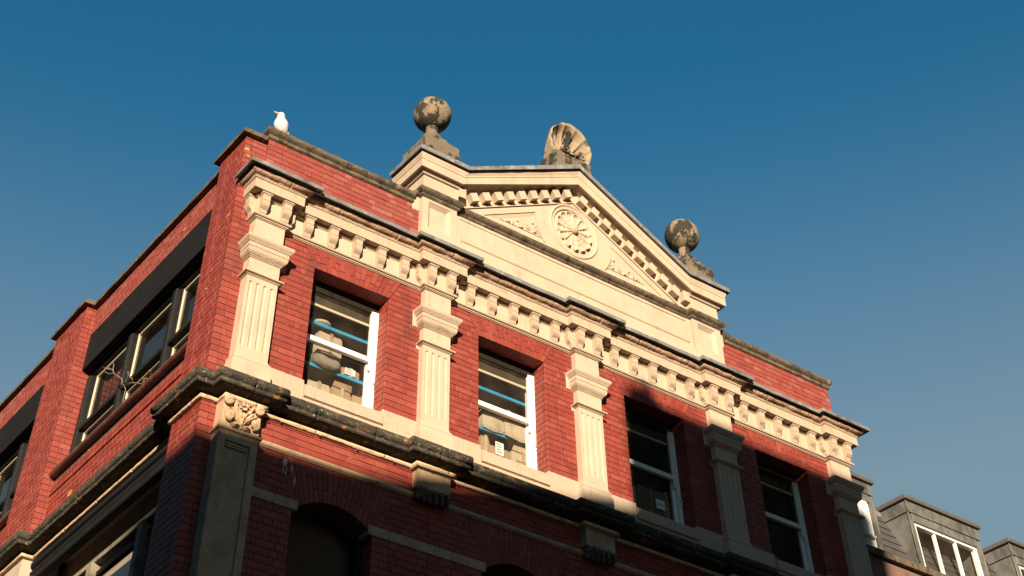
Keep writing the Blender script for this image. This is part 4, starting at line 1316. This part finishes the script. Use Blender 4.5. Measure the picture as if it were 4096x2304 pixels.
# lower side bay: dark painted fascia and window under the bead
lb = empty('lower_side_window', parent=building)
mb = MB()
sweep(mb, [(.16, YB), (.16, .76)], [(-.1, 8.93), (.0, 8.93), (.012, 8.94), (.012, 9.02), (.02, 9.03), (.022, 9.06), (-.004, 9.085), (.0, 9.10), (.03, 9.12), (.035, 9.17), (.02, 9.20), (-.1, 9.225)], .2, amp=.003, freq=6)
mb.build('fascia', MT['lintel'], lb)
mb = MB(); mb.box(.30, .42, .76, YB, 8.60, 8.66); 
for y in (1.78, 3.1, 4.4): mb.box(.27, .42, y-.06, y+.06, 6, 8.60)
mb.build('frame', MT['grimy_paint'], lb)
mb = MB(); mb.box(.34, .40, .76, 1.70, 8.44, 8.50); mb.box(.34, .40, 1.86, 3.02, 8.44, 8.50); mb.build('casement', MT['dark_paint'], lb)
mb = MB(); mb.quad((.38, YB, 6), (.38, .76, 6), (.38, .76, 8.6), (.38, YB, 8.6)); mb.build('pane', MT['glass_side'], lb)
mb = MB(); mb.box(.60, .62, .3, YB+3, 5, 9.3); mb.build('dark_room_wall', MT['room'], lb)
mb = MB(); mb.box(.008, .5, 4.81, 9.4, 5, 9.25); mb.box(.3, 10.4, .4, .45, 5, 9.3); mb.build('inner_wall', MT['room'], lb)
run_lo = []
# room for the side window
mb = MB(); mb.box(2.6, 2.7, 3.7, 9.4, 9.4, 12.2); mb.box(.45, 2.6, 5.2, 5.3, 9.4, 12.2); mb.build('partition', MT['room'], rm)
mb = MB(); mb.box(.44, 2.6, 3.6, 9.4, 12.0, 12.1); mb.build('ceiling', MT['ceiling'], rm)

# hook fixed to the far pier
mb = MB()
mb.tube([(0.01, 4.17, 10.284), (-.05, 4.17, 10.284)], .012, 8)
mb.tube([(-.05+.03*math.cos(t), 4.17, 10.284+.03*math.sin(t)) for t in [k*.5 for k in range(12)]], .009, 6)
o = mb.build('wall_hook', MT['steel'], building); o.location = (.10, .65, .02)

# orange lichen on the corner bricks and white droppings below the string
def blot(name, mk, cx, cz, r, plane, seed, zs=1.0):
    rn = random.Random(seed); mb = MB(); n = 11
    pts = []
    for k in range(n):
        a = 2*math.pi*k/n; rr = r*rn.uniform(.55, 1.25)
        pts.append((cx+rr*math.cos(a), cz+rr*zs*math.sin(a)))
    fn = (lambda a, b, d: (a, plane[1]-d, b)) if plane[0] == 'y' else (lambda a, b, d: (plane[1]-d, a, b))
    mb.prism(pts, fn, .001, .0055)
    mb.build(name, MT[mk], building)
MT['lichen'] = M('orange_lichen', (.36, .19, .045), [((.24, .11, .03), 60, 5, .5, .65)], .95)
MT['dropping'] = M('bird_dropping', (.46, .44, .40), [((.25, .23, .20), 30, 5, .5, .65)], .9)
blot('lichen_patch', 'lichen', .035, 12.735, .040, ('y', YC), 1, .8)
blot('lichen_patch', 'lichen', .060, 12.640, .030, ('y', YC), 2, .6)
blot('lichen_patch', 'lichen', .19, 11.75, .045, ('x', 0), 3, .5)
blot('lichen_patch', 'lichen', 1.95, 12.673, .05, ('x', XR), 4, .5)
blot('lichen_patch', 'lichen', 4.03, 9.80, .075, ('x', XR), 5, .45)
blot('dropping', 'dropping', 1.058, 8.79, .030, ('y', -.002), 6, 1.6)
blot('dropping', 'dropping', 1.050, 8.70, .010, ('y', -.002), 7, 6)
blot('dropping', 'dropping', 1.085, 8.69, .008, ('y', -.002), 8, 8)
blot('dropping', 'dropping', 1.150, 8.74, .012, ('y', -.002), 9, 4)
blot('dropping', 'dropping', 1.200, 8.61, .010, ('y', -.002), 10, 5)
blot('dropping', 'dropping', .47, 10.84, .012, ('x', 0), 11)
# ------------------------------------------------------------------ contents of the windows
def shelving(x0, x1, z1, z2, label, group='blue steel shelving units behind the sash windows'):
    x0, x1, z1, z2 = x0-.07, x1-.07, z1-.10, z2-.095
    t = empty('shelving_unit', ((x0+x1)/2, .575, 9.46), label=label, category='shelves', group=group)
    cx = (x0+x1)/2
    for z in (z1, z2, 9.60-0.0):
        mb = MB(); mb.box(x0-cx, x1-cx+.3, -.20, -.165, z-.040-9.46, z-9.46); mb.build('shelf_beam', MT['blue'], t)
        mb = MB(); mb.box(x0-cx, x1-cx+.3, -.165, .26, z-.02-9.46, z-.003-9.46); mb.build('shelf_board', MT['board'], t)
    for x in (x0, x1+.26):
        for y in (-.205, .225):
            mb = MB(); mb.box(x-cx, x-cx+.04, y, y+.04, 0, 11.45-9.46); mb.build('post', MT['blue'], t)
    return t
shelving(1.30, 2.52, 11.012, 10.435, 'blue steel shelves with sagging bags and boxes behind the sash window nearest the corner')
shelving(3.80, 5.02, 11.012, 10.445, 'blue steel shelves with two big sagging boxes behind the second sash window from the corner')
def carton(x0, x1, y0, y1, z0, z1, label, mk='card', group='cardboard boxes stored behind the sash windows', sag=0.0, tilt=0.0, lab=None, flap=False, lines=0):
    x0, x1, y0, y1 = x0-.07, x1-.07, y0-.085, y1-.085
    if z0 > 10: z0 -= .095
    z1 -= .095
    t = empty('cardboard_box', ((x0+x1)/2, (y0+y1)/2, z0), label=label, category='box', group=group)
    t.rotation_euler.z = tilt
    w2, d2, h = (x1-x0)/2, (y1-y0)/2, z1-z0
    mb = MB(); n = 8; rows = []
    for iz in range(n+1):
        fz = iz/n
        row = []
        per = [(-1, -1), (0, -1), (1, -1), (1, 0), (1, 1), (0, 1), (-1, 1), (-1, 0)]
        for (px, py) in per:
            bulge = .018*math.sin(math.pi*fz)*(1 if px == 0 or py == 0 else .2)
            s_ = -sag*(1-fz)*(1-.55*px*px) if py < 0 else 0
            c = .012 if (iz == 0 or iz == n) else 0
            row.append((px*(w2-c)+(bulge*px if py == 0 else 0), py*(d2-c)+(bulge*py if px == 0 else 0)-(.5*sag*(1-fz) if py < 0 else 0), fz*h+s_))
        rows.append(row)
    mb.grid(rows, False, True); mb.quad(*rows[0]); mb.quad(*rows[-1])
    mb.build('carton', MT[mk], t)
    mb = MB(); mb.box(-.022, .022, -d2-.020, -d2-.017, .1*h, h+.002); mb.box(-.022, .022, -d2-.017, d2, h+.001, h+.004); mb.build('packing_tape', MT['card_pale'] if mk == 'card' else MT['card'], t)
    if flap:
        mb = MB(); mb.prism([(-w2, h), (w2, h), (w2*.9, h+.07), (-w2*.9, h+.06)], lambda a, b, d: (a, d-.3*(b-h), b), -d2-.004, -d2); mb.build('flap', MT[mk], t)
    if lab:
        lx, lz, lw, lh = lab
        mb = MB(); mb.box(lx-lw/2, lx+lw/2, -d2-.027, -d2-.022, lz-lh/2, lz+lh/2); mb.build('paper_label', MT['paper'], t)
        mb = MB()
        for k in range(4): mb.box(lx-lw*.38, lx+lw*(.1+.07*k), -d2-.0285, -d2-.0275, lz+lh*.3-k*lh*.2, lz+lh*.3-k*lh*.2+lh*.05)
        mb.build('print', MT['ink'], t)
    if lines:
        mb = MB(); rn = random.Random(int(x0*100))
        for k in range(lines):
            zz = h*(.75-.14*k); x = -w2*.7
            while x < w2*.2:
                l_ = rn.uniform(.012, .03); mb.box(x, x+l_, -d2-.0215, -d2-.0205, zz, zz+.012); x += l_+.008
        mb.build('print', MT['card_grey'], t)
    return t
# window 1
carton(1.60, 1.95, .50, .85, 10.436, 10.93, 'tall pale bulging carton on the lower shelf in the window nearest the corner', 'card_pale', sag=.0, tilt=.05, lines=2)
carton(1.985, 2.24, .52, .80, 10.436, 10.585, 'small brown carton with a white address label in the window nearest the corner', 'card', lab=(-.02, .085, .15, .085))
carton(1.96, 2.16, .82, .94, 10.436, 10.74, 'orange brown carton standing behind the labelled one in the window nearest the corner', 'card')
carton(1.50, 1.80, .42, .78, 9.60, 10.19, 'pale printed carton at bottom left of the window nearest the corner', 'card_pale', tilt=-.08, lines=3)
carton(1.815, 2.09, .43, .74, 9.60, 10.215, 'open brown carton at bottom middle of the window nearest the corner', 'card', flap=True, tilt=.04)
carton(2.13, 2.42, .45, .75, 9.60, 10.22, 'brown carton at bottom right of the window nearest the corner beside the white frame', 'card', tilt=-.05, lines=1)
def bag(x, y, z, wx, wy, wz, label, mk):
    t = empty('slumped_bag', (x, y, z), label=label, category='bag')
    mb = MB(); rows = []
    for i in range(17):
        b = -math.pi/2+math.pi*i/16
        row = []
        for k in range(32):
            a = 2*math.pi*k/32
            c = math.copysign(abs(math.cos(a))**.55, math.cos(a)); s_ = math.copysign(abs(math.sin(a))**.55, math.sin(a))
            cb = max(0.02, math.cos(b))**.5
            p = Vector((wx*c*cb, wy*s_*cb, wz*(math.copysign(abs(math.sin(b))**.7, math.sin(b)))))
            p *= 1+.09*noise.noise(p*9)
            p.z -= .05*max(0, -s_)
            row.append(p)
        rows.append(row)
    mb.grid(rows, True, True); mb.build('sack', MT[mk], t)
    mb = MB(); mb.tube([(-wx*.70+2*wx*.70*q/12, -wy*1.01-.03*math.sin(math.pi*q/12), .030-.012*math.sin(math.pi*q/12)) for q in range(13)], .006, 6); mb.build('seam', MT['card_grey'], t)
bag(1.665, .43, 10.435, .20, .14, .085, 'dark slumped bag hanging over the lower blue shelf in the window nearest the corner', 'card_grey')
def drum(x, y, z, r, h, label):
    t = empty('round_drum', (x, y, z), label=label, category='drum')
    mb = MB(); mb.lathe([(r*.97, 0), (r, .01), (r, h-.01), (r*.97, h), (.002, h+.004)], (0, 0, 0), 28); mb.build('body', MT['card_grey'], t)
    mb = MB(); mb.lathe([(r+.006, h-.03), (r+.008, h-.02), (r+.006, h+.002), (.002, h+.008)], (0, 0, 0), 28); mb.build('lid', MT['card_pale'], t)
drum(1.60, .52, 10.914, .13, .07, 'round pale tub on the upper blue shelf in the window nearest the corner')
# window 2
carton(4.06, 4.40, .44, .84, 10.446, 10.69, 'big pale sagging carton on the lower shelf in the second window from the corner', 'card_pale', sag=.03)
carton(4.41, 4.90, .43, .84, 10.446, 10.71, 'wide printed carton with swollen base in the second window from the corner', 'card_pale', sag=.05, lines=3)
carton(4.37, 4.70, .52, .78, 10.715, 10.84, 'flat brown carton lying on the swollen one in the second window from the corner', 'card', tilt=.1)
carton(4.02, 4.16, .42, .70, 9.60, 10.30, 'narrow upright carton at bottom left of the second window from the corner', 'card')
carton(4.17, 4.50, .44, .74, 9.60, 10.23, 'brown carton with a white sheet on its face in the second window from the corner', 'card', lab=(-.02, .50, .13, .17))
carton(4.515, 4.86, .42, .72, 9.60, 10.25, 'torn open pale carton at bottom right of the second window from the corner', 'card_pale', flap=True, lines=2)
# window 3
t3 = carton(6.63, 7.08, .42, .80, 9.60, 10.44, 'large grey carton with a white printed label in the shaded third window from the corner', 'card_grey')
mb = MB(); mb.box(.07, .225, -.235, -.215, .475, .60); mb.build('paper_label', MT['paper'], t3)
def text(body, size, loc, parent, mat, name):
    cu = bpy.data.curves.new(name, 'FONT'); cu.body = body; cu.size = size; cu.extrude = .0006; cu.align_x = 'CENTER'; cu.align_y = 'CENTER'
    o = bpy.data.objects.new('tmp', cu); COL.objects.link(o)
    dg = bpy.context.evaluated_depsgraph_get()
    me = bpy.data.meshes.new_from_object(o.evaluated_get(dg))
    bpy.data.objects.remove(o)
    me.materials.clear(); me.materials.append(mat)
    me.transform(Matrix.Rotation(math.pi/2, 4, 'X'))
    return link(name, me, parent, loc)
tx = text('FB7613', .046, (.148, -.2365, .53), t3, MT['ink'], 'lettering'); tx.scale = (.86, 1, 1.25)
carton(7.10, 7.24, .45, .75, 9.60, 10.47, 'narrow brown carton right of the labelled one in the third window from the corner', 'card')
carton(9.0, 9.35, .5, .8, 9.60, 10.2, 'dim carton in the shaded window farthest from the corner', 'card_grey')
# blinds
for i, (wl, wr) in enumerate(WIN):
    nm = ['nearest the corner', 'second from the corner', 'third from the corner', 'farthest from the corner'][i]
    t = empty('roller_blind', ((wl+wr)/2, .305, 11.30), label='brown roller blind drawn partly down inside the sash window '+nm, category='blind', group='roller blinds in the sash windows')
    hw = (wr-wl)/2-.075
    mb = MB(); rows = []
    for k in range(9):
        z = -.205*k/8
        rows.append([(-hw+2*hw*q/10, .004*math.sin(q*1.3+k*.7), z) for q in range(11)])
    mb.grid(rows, True); mb.grid([[(x, y+.002, z) for x, y, z in r] for r in rows], True); mb.build('cloth', MT['blind'], t)
    mb = MB(); mb.tube([(-hw, .01, 0), (hw, .01, 0)], .022, 10); mb.build('roller', MT['cream_paint'], t)
    mb = MB(); mb.box(-hw, hw, -.012, .010, -.236, -.204); mb.build('bottom_bar', MT['cream_paint'], t)

wb = empty('white_board', (.44, 4.29, 10.84), label='white board leaning behind the far light of the side window', category='board')  # added panel, stands in for a sunlit patch of the inside wall
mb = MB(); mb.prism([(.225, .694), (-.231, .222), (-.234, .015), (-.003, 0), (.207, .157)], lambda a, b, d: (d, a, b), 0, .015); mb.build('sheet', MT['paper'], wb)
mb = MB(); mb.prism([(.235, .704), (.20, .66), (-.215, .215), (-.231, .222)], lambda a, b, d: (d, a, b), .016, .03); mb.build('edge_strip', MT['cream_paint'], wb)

# ------------------------------------------------------------------ dry plant on the side sill
TW = [[(0.13, 2.795, 10.42), (0.13, 2.80, 10.55), (0.13, 2.815, 10.68), (0.13, 2.871, 10.758), (0.13, 3.038, 10.88)], [(0.13, 2.871, 10.758), (0.13, 2.7, 10.722), (0.13, 2.421, 10.58), (0.13, 2.252, 10.483), (0.13, 2.081, 10.40)], [(0.13, 2.786, 10.72), (0.13, 2.594, 10.68), (0.13, 2.66, 10.755), (0.13, 2.785, 10.866), (0.13, 2.91, 10.972)], [(0.13, 2.975, 10.841), (0.13, 3.011, 10.92), (0.13, 3.179, 11.041), (0.13, 3.385, 11.187), (0.13, 3.564, 11.269), (0.13, 3.698, 11.352), (0.13, 3.786, 11.436)], [(0.13, 3.395, 11.2), (0.13, 3.443, 11.262), (0.13, 3.581, 11.355), (0.13, 3.692, 11.449)], [(0.13, 3.395, 11.2), (0.13, 3.45, 11.277), (0.13, 3.449, 11.335), (0.13, 3.499, 11.406)], [(0.13, 3.576, 11.345), (0.13, 3.735, 11.429), (0.13, 3.858, 11.511)], [(0.13, 3.161, 11.027), (0.13, 3.244, 11.107), (0.13, 3.177, 11.097)], [(0.13, 2.272, 10.53), (0.13, 2.241, 10.558), (0.13, 2.107, 10.487)], [(0.13, 2.855, 10.80), (0.13, 2.828, 10.937), (0.13, 2.929, 10.989)]]
b0 = (.13, 2.795, 10.40)
pt = empty('dry_plant', b0, label='dead leafless weed growing from the brown tile sill of the side window', category='plant')
for t_ in TW:
    mb = MB(); pp = [Vector(q)-Vector(b0)+Vector((.012*noise.noise(Vector(q)*5), 0, 0)) for q in t_]
    mb.tube(pp, [.0075-.004*k/len(pp) for k in range(len(pp))], 6); mb.build('stem', MT['twig'], pt)
mb = MB(); rn = random.Random(3)
for k in range(16):
    c = Vector((.0+rn.uniform(-.02, .02), 2.20-2.795+rn.uniform(-.13, .1), 10.53-10.4+rn.uniform(-.05, .06)))
    a = Vector((rn.uniform(-1, 1), rn.uniform(-1, 1), rn.uniform(-1, 1))).normalized(); b = a.cross(Vector((rn.random(), rn.random(), 1))).normalized()
    mb.quad(c, c+a*.018+b*.008, c+a*.036, c+a*.018-b*.008)
mb.build('leaf', MT['leaf'], pt)

# ------------------------------------------------------------------ seagull on the coping
def seagull():
    base = Vector((.45, -.01, 13.176))
    g = empty('seagull', base, label='white seagull with grey wings standing on the parapet coping near the corner', category='bird')
    rings = [(.085, -.004, .004, .006), (.070, .008, .022, .026), (.040, .028, .058, .055), (.008, .058, .086, .080), (-.018, .095, .100, .092), (-.030, .135, .100, .092), (-.036, .170, .088, .082), (-.040, .200, .069, .066),
             (-.042, .225, .056, .055), (-.044, .250, .054, .052), (-.047, .275, .053, .051), (-.050, .298, .045, .044), (-.052, .313, .028, .028), (-.052, .321, .004, .004)]
    mb = MB(); rows = []
    pts = [Vector((x, 0, z)) for x, z, a, b in rings]
    for i, (x, z, a, b) in enumerate(rings):
        t = (pts[min(i+1, len(pts)-1)]-pts[max(0, i-1)]).normalized()
        nx = Vector((t.z, 0, -t.x))
        row = []
        for k in range(24):
            q = 2*math.pi*k/24
            row.append(pts[i]+nx*a*math.cos(q)+Vector((0, 1, 0))*b*math.sin(q))
        rows.append(row)
    mb.grid(rows, True, True); mb.build('body', MT['feather_w'], g)
    mb = MB(); mb.tube([(-.088, -.004, .277), (-.110, -.006, .276), (-.134, -.008, .274), (-.152, -.009, .270), (-.160, -.010, .262)], [.021, .014, .0115, .010, .003], 10); mb.build('beak', MT['beak'], g)
    for sy in (-1, 1):
        mb = MB(); mb.lathe([(.001, -.0055), (.0045, -.003), (.0055, 0), (.0045, .003), (.001, .0055)], (-.072, sy*.040, .290), 10); mb.build('eye', MT['eye'], g)
        mb = MB(); R = []
        for i in range(13):
            t = i/12
            cx_, cz_ = .012+.095*t, .175-.185*t
            w_ = .058*math.sin(math.pi*min(1, .18+.80*t))**.7
            row = []
            for k in range(9):
                q = -1+2*k/8
                row.append((cx_+.35*w_*q+.018, (.030 if sy < 0 else .075)*(1-.4*t)*sy+sy*.014*(1-q*q)+.03, cz_+.8*w_*q))
            R.append(row)
        R2 = [[(x, y-sy*.012, z) for x, y, z in r] for r in R]
        mb.grid(R, True); mb.grid(R2, True)
        ed = lambda A: A[0]+[r[-1] for r in A[1:]]+A[-1][::-1]+[r[0] for r in A[::-1]]
        mb.grid([ed(R), ed(R2)], True)
        mb.build('wing', MT['feather_g'], g)
        mb = MB(); mb.tube([(-.005, sy*.028, .06), (.002, sy*.028, .03), (-.004, sy*.028, .002)], [.009, .0055, .006], 8)
        for a in (-.5, 0, .5): mb.tube([(-.004, sy*.028, .006), (-.05*math.cos(a), sy*.028+.05*math.sin(a), .002)], [.006, .003], 6)
        mb.build('leg', MT['leg'], g)
    mb = MB(); mb.prism([(.070, .022), (.105, .006), (.108, -.002), (.070, .004)], lambda a, b, d: (a, d, b), -.028, .028); mb.build('tail', MT['feather_g'], g)
    g.rotation_euler.z = math.radians(4); g.scale = (1, 1, 1)
seagull()

# ------------------------------------------------------------------ neighbour with lead dormers
nb = empty('neighbour_building', (10.7, 0, 0), label='lower grey neighbouring building with slate mansard roof and lead clad dormers', category='building')
def L(mb, name, mk): return mb.build(name, MT[mk], nb)
class OMB(MB):
    pass
OX = 10.7
def sh(mb):
    mb.v = [(v[0]-OX, v[1], v[2]) for v in mb.v]; return mb
YD = .30
mb = MB(); mb.box(10.72, 19, .02, .28, 3, 10.40); L(sh(mb), 'wall', 'opp_brick')
mb = MB(); mb.box(10.70, 19, -.06, .32, 10.40, 10.50); L(sh(mb), 'parapet_coping', 'coping')
# mansard slope: y from .42 (z 10.8) to .856 (z 11.80)
def ms(z): return .629+(z-11.262)*(.856-.629)/(11.804-11.262)
mb = MB(); mb.prism([(.45, 10.5), (ms(11.83)+.02, 11.83), (3.0, 11.83), (3.0, 10.5)], lambda a, b, d: (d, a, b), 10.72, 19); L(sh(mb), 'mansard', 'lead_dark')
mb = MB()
for r in range(8):
    z0 = 10.72+.145*r; z1 = z0+.17
    if z1 > 11.82: z1 = 11.82
    x = 10.75-(.12 if r % 2 else 0)
    while x < 16:
        xe = x+.25
        o = .012
        mb.raw([(x+.003, ms(z0)-o-.008, z0), (xe-.003, ms(z0)-o-.008, z0), (xe-.003, ms(z1)-.002, z1), (x+.003, ms(z1)-.002, z1), (x+.003, ms(z0)-.002, z0), (xe-.003, ms(z0)-.002, z0)],
               [(0, 1, 2, 3), (4, 5, 1, 0), (0, 3, 4), (1, 5, 2)])
        x = xe
L(sh(mb), 'slate', 'slate')['kind'] = 'stuff'
mb = MB(); mb.cbox(10.72, 19, ms(11.83)-.05, 3.0, 11.80, 11.875, .01); L(sh(mb), 'ridge_cap', 'lead_dark')
mb = MB(); mb.cbox(10.72, 19, ms(11.75)-.025, 1.2, 11.70, 11.80, .01); L(sh(mb), 'ridge_lead', 'lead')
def dormer(x0, x1, panes):
    d = empty('dormer', parent=nb)
    def B(mb, n, mk): return sh(mb).build(n, MT[mk], d)
    mb = MB()                                   # cheeks and face frame, clad in lead
    zt = 11.80
    for xa, xb in ((x0, x0+.10), (x1-.10, x1)):
        mb.prism([(YD, 10.40), (ms(10.40)+.2, 10.40), (ms(zt)+.3, zt), (YD, zt)], lambda a, b, q: (q, a, b), xa, xb)
    mb.box(x0+.10, x1-.10, YD, .9, 11.60, zt); mb.box(x0+.10, x1-.10, YD, .6, 10.40, 10.56)
    B(mb, 'cladding', 'zinc')
    mb = MB()                                   # overlapping top flashing with a drip and standing seams
    mb.cbox(x0-.018, x1+.018, YD-.018, .92, 11.612, 11.795, .004)
    B(mb, 'top_flashing', 'zinc')
    mb = MB()
    for sx_ in (x0-.024, x1+.006): mb.box(sx_, sx_+.018, YD-.026, .95, 11.602, 11.616)
    mb.box(x0-.02, x1+.02, YD-.028, YD-.016, 11.602, 11.616)
    mb.tube([(x0-.02, YD-.02, 11.61), (x0-.02, YD-.02, 11.79)], .012, 8)
    mb.tube([(x0-.02, YD+.25, 11.61), (x0-.02, YD+.25, 11.79)], .008, 6)
    mb.tube([(x0-.004, YD-.004, 10.8), (x0-.004, YD-.004, 11.6)], .014, 8); mb.tube([(x1+.004, YD-.004, 10.8), (x1+.004, YD-.004, 11.6)], .014, 8)
    B(mb, 'seam', 'zinc')
    mb = MB(); mb.cbox(x0-.07, x1+.07, YD-.07, 1.0, 11.795, 11.862, .008); B(mb, 'roof_edge', 'lead_dark')
    mb = MB(); a, b = x0+.10, x1-.10
    mb.cbox(a-.02, b+.02, YD-.012, YD+.05, 11.47, 11.60, .005); B(mb, 'head_flashing', 'zinc')
    wd = MB()
    wd.box(a, a+.05, YD+.02, YD+.10, 10.56, 11.47); wd.box(b-.05, b, YD+.02, YD+.10, 10.56, 11.47); wd.box(a+.05, b-.05, YD+.02, YD+.10, 11.43, 11.47); wd.box(a+.05, b-.05, YD+.0, YD+.10, 10.56, 10.63)
    for k in range(1, panes):
        x = a+(b-a)*k/panes; wd.box(x-.013, x+.013, YD+.03, YD+.09, 10.63, 11.43)
    B(wd, 'window_frame', 'white')
    mb = MB(); mb.quad((a+.05, YD+.06, 10.63), (b-.05, YD+.06, 10.63), (b-.05, YD+.06, 11.43), (a+.05, YD+.06, 11.43)); B(mb, 'pane', 'glass')
    mb = MB(); mb.box(a, b, YD+.5, YD+.52, 10.9, 11.6); B(mb, 'curtain', 'card_pale')
dormer(10.80, 11.53, 1)
dormer(12.38, 14.10, 3)
dormer(14.95, 16.67, 3)
# bright open casement of the near dormer
dc = MB(); dc.box(11.16, 11.36, YD-.02, YD+.018, 10.6, 11.46); sh(dc).build('open_shutter', MT['white'], nb)
dc = MB()
dc.box(11.18, 11.20, YD-.034, YD-.02, 10.8, 11.43); dc.cbox(11.15, 11.345, YD-.075, YD-.021, 10.86, 10.90, .006); sh(dc).build('shutter_rail', MT['white'], nb)

# ------------------------------------------------------------------ ground and the far side of the street
def flat(name, x0, x1, y0, y1, z, mk):
    mb = MB(); mb.quad((x0, y0, z), (x1, y0, z), (x1, y1, z), (x0, y1, z)); mb.build(name, MT[mk], None, kind='structure')
flat('ground', -400, 400, -400, 400, 0, 'paving')
flat('road', -60, 60, -15.2, -1.8, .004, 'asphalt')
flat('road', -9, -2.2, -1.8, 60, .004, 'asphalt')
mb = MB(); mb.box(-2.2, 60, -1.8, 40, 0, .13); mb.build('pavement', MT['paving'], None, kind='structure')
mb = MB(); mb.box(-60, 60, -18, -15.2, 0, .13); mb.build('pavement', MT['paving'], None, kind='structure')
T = 18.0
def opp(name, poly, label, y0, y1, wins):
    b = empty(name, (poly[0][0]-.73*T, y0, 0), label=label, category='building')
    ox = poly[0][0]-.73*T
    pts = [(x-.73*T-ox, (z+.27*T) if z > -50 else .13) for x, z in poly]
    mb = MB(); mb.prism(pts, lambda a, c, d: (a, d, c), 0, y1-y0); mb.build('wall', MT['opp_brick'], b)
    for (wx, wz) in wins:
        mb = MB(); mb.box(wx-ox-.5, wx-ox+.5, -.0+(y1-y0)-.04, (y1-y0)+.03, wz, wz+1.7); mb.build('window', MT['white'], b)
        mb = MB(); mb.box(wx-ox-.42, wx-ox+.42, (y1-y0)+.025, (y1-y0)+.04, wz+.08, wz+1.62); mb.build('window_pane', MT['eye'], b)
    return b, ox
opp('brick_terrace', [(-60, -99), (6.17, -99), (6.17, 9.745), (5.45, 9.62), (3.0, 9.15), (1.9, 8.95), (.3, 8.87), (-.6, 8.93), (-1.1, 9.25), (-60, 9.30)], 'long brown brick terrace with a sloping parapet across the street', -26, -T, [(-24+2.4*k, z) for k in range(6) for z in (3.6, 7.0)])
b2, ox2 = opp('brick_house', [(6.172, -99), (10.82, -99), (10.82, 11.42), (6.172, 11.44)], 'tall narrow brown brick house front across the street', -18.5, -T, [(-6.2+2.0*k, z) for k in range(3) for z in (3.6, 7.0, 10.4)])
mb = MB(); mb.box(0, 10.82-6.172, -7.5, -.002, .13, 12.6); mb.build('rear_wing', MT['opp_brick'], b2)
mb = MB(); mb.cbox(6.19-.73*T-ox2, 6.56-.73*T-ox2, .05, .45, 11.2+.27*T, 11.60+.27*T, .02)
mb.lathe([(.09, 0), (.10, .02), (.085, .04), (.08, .12), (.09, .13), (.07, .14)], (6.40-.73*T-ox2, .25, 11.60+.27*T), 14); mb.build('chimney', MT['opp_brick'], b2)
b4 = empty('office_block', (7.2, -18, 0), label='tall dark brick office block across the street on the right', category='building')  # added unseen mass, blocks sky light so the facade's shade stays dark
mb = MB(); mb.box(0, 55, -16, 0, .13, 29); mb.build('wall', MT['opp_brick'], b4)
for k in range(14):
    for z in range(8):
        mb = MB(); mb.box(1.4+3.8*k, 3.4+3.8*k, -.03, .03, 1.5+3.5*z, 3.7+3.5*z); mb.build('window', MT['eye'], b4)
b5 = empty('office_block', (-23, -18, 0), label='tall dark brick office block across the street on the left', category='building')  # second unseen mass, added to block sky light from the left
mb = MB(); mb.box(-50, 0, -2, 3, .13, 27); mb.build('wall', MT['opp_brick'], b5)
for k in range(10):
    for z in range(7):
        mb = MB(); mb.box(-46+4.5*k, -43.5+4.5*k, 2.97, 3.03, 2+3.5*z, 4.2+3.5*z); mb.build('window', MT['eye'], b5)
# unseen terrace added on the far side of the side street to cut sky light
b3 = empty('brick_terrace', (-18, 12, 0), label='brown brick terrace across the side street', category='building')
mb = MB(); mb.box(-6, 5.5, -14, 30, .13, 19.5); mb.build('wall', MT['opp_brick'], b3)
mb = MB(); mb.prism([(-6.2, 19.5), (5.7, 19.5), (-.3, 22.5)], lambda a, c, d: (a, d, c), -14, 30); mb.build('roof', MT['opp_roof'], b3)
for k in range(9):
    for z in (3, 6, 9, 12, 15):
        mb = MB(); mb.box(5.46, 5.53, -12+4.4*k, -10.9+4.4*k, z, z+1.7); mb.build('window', MT['white'], b3)
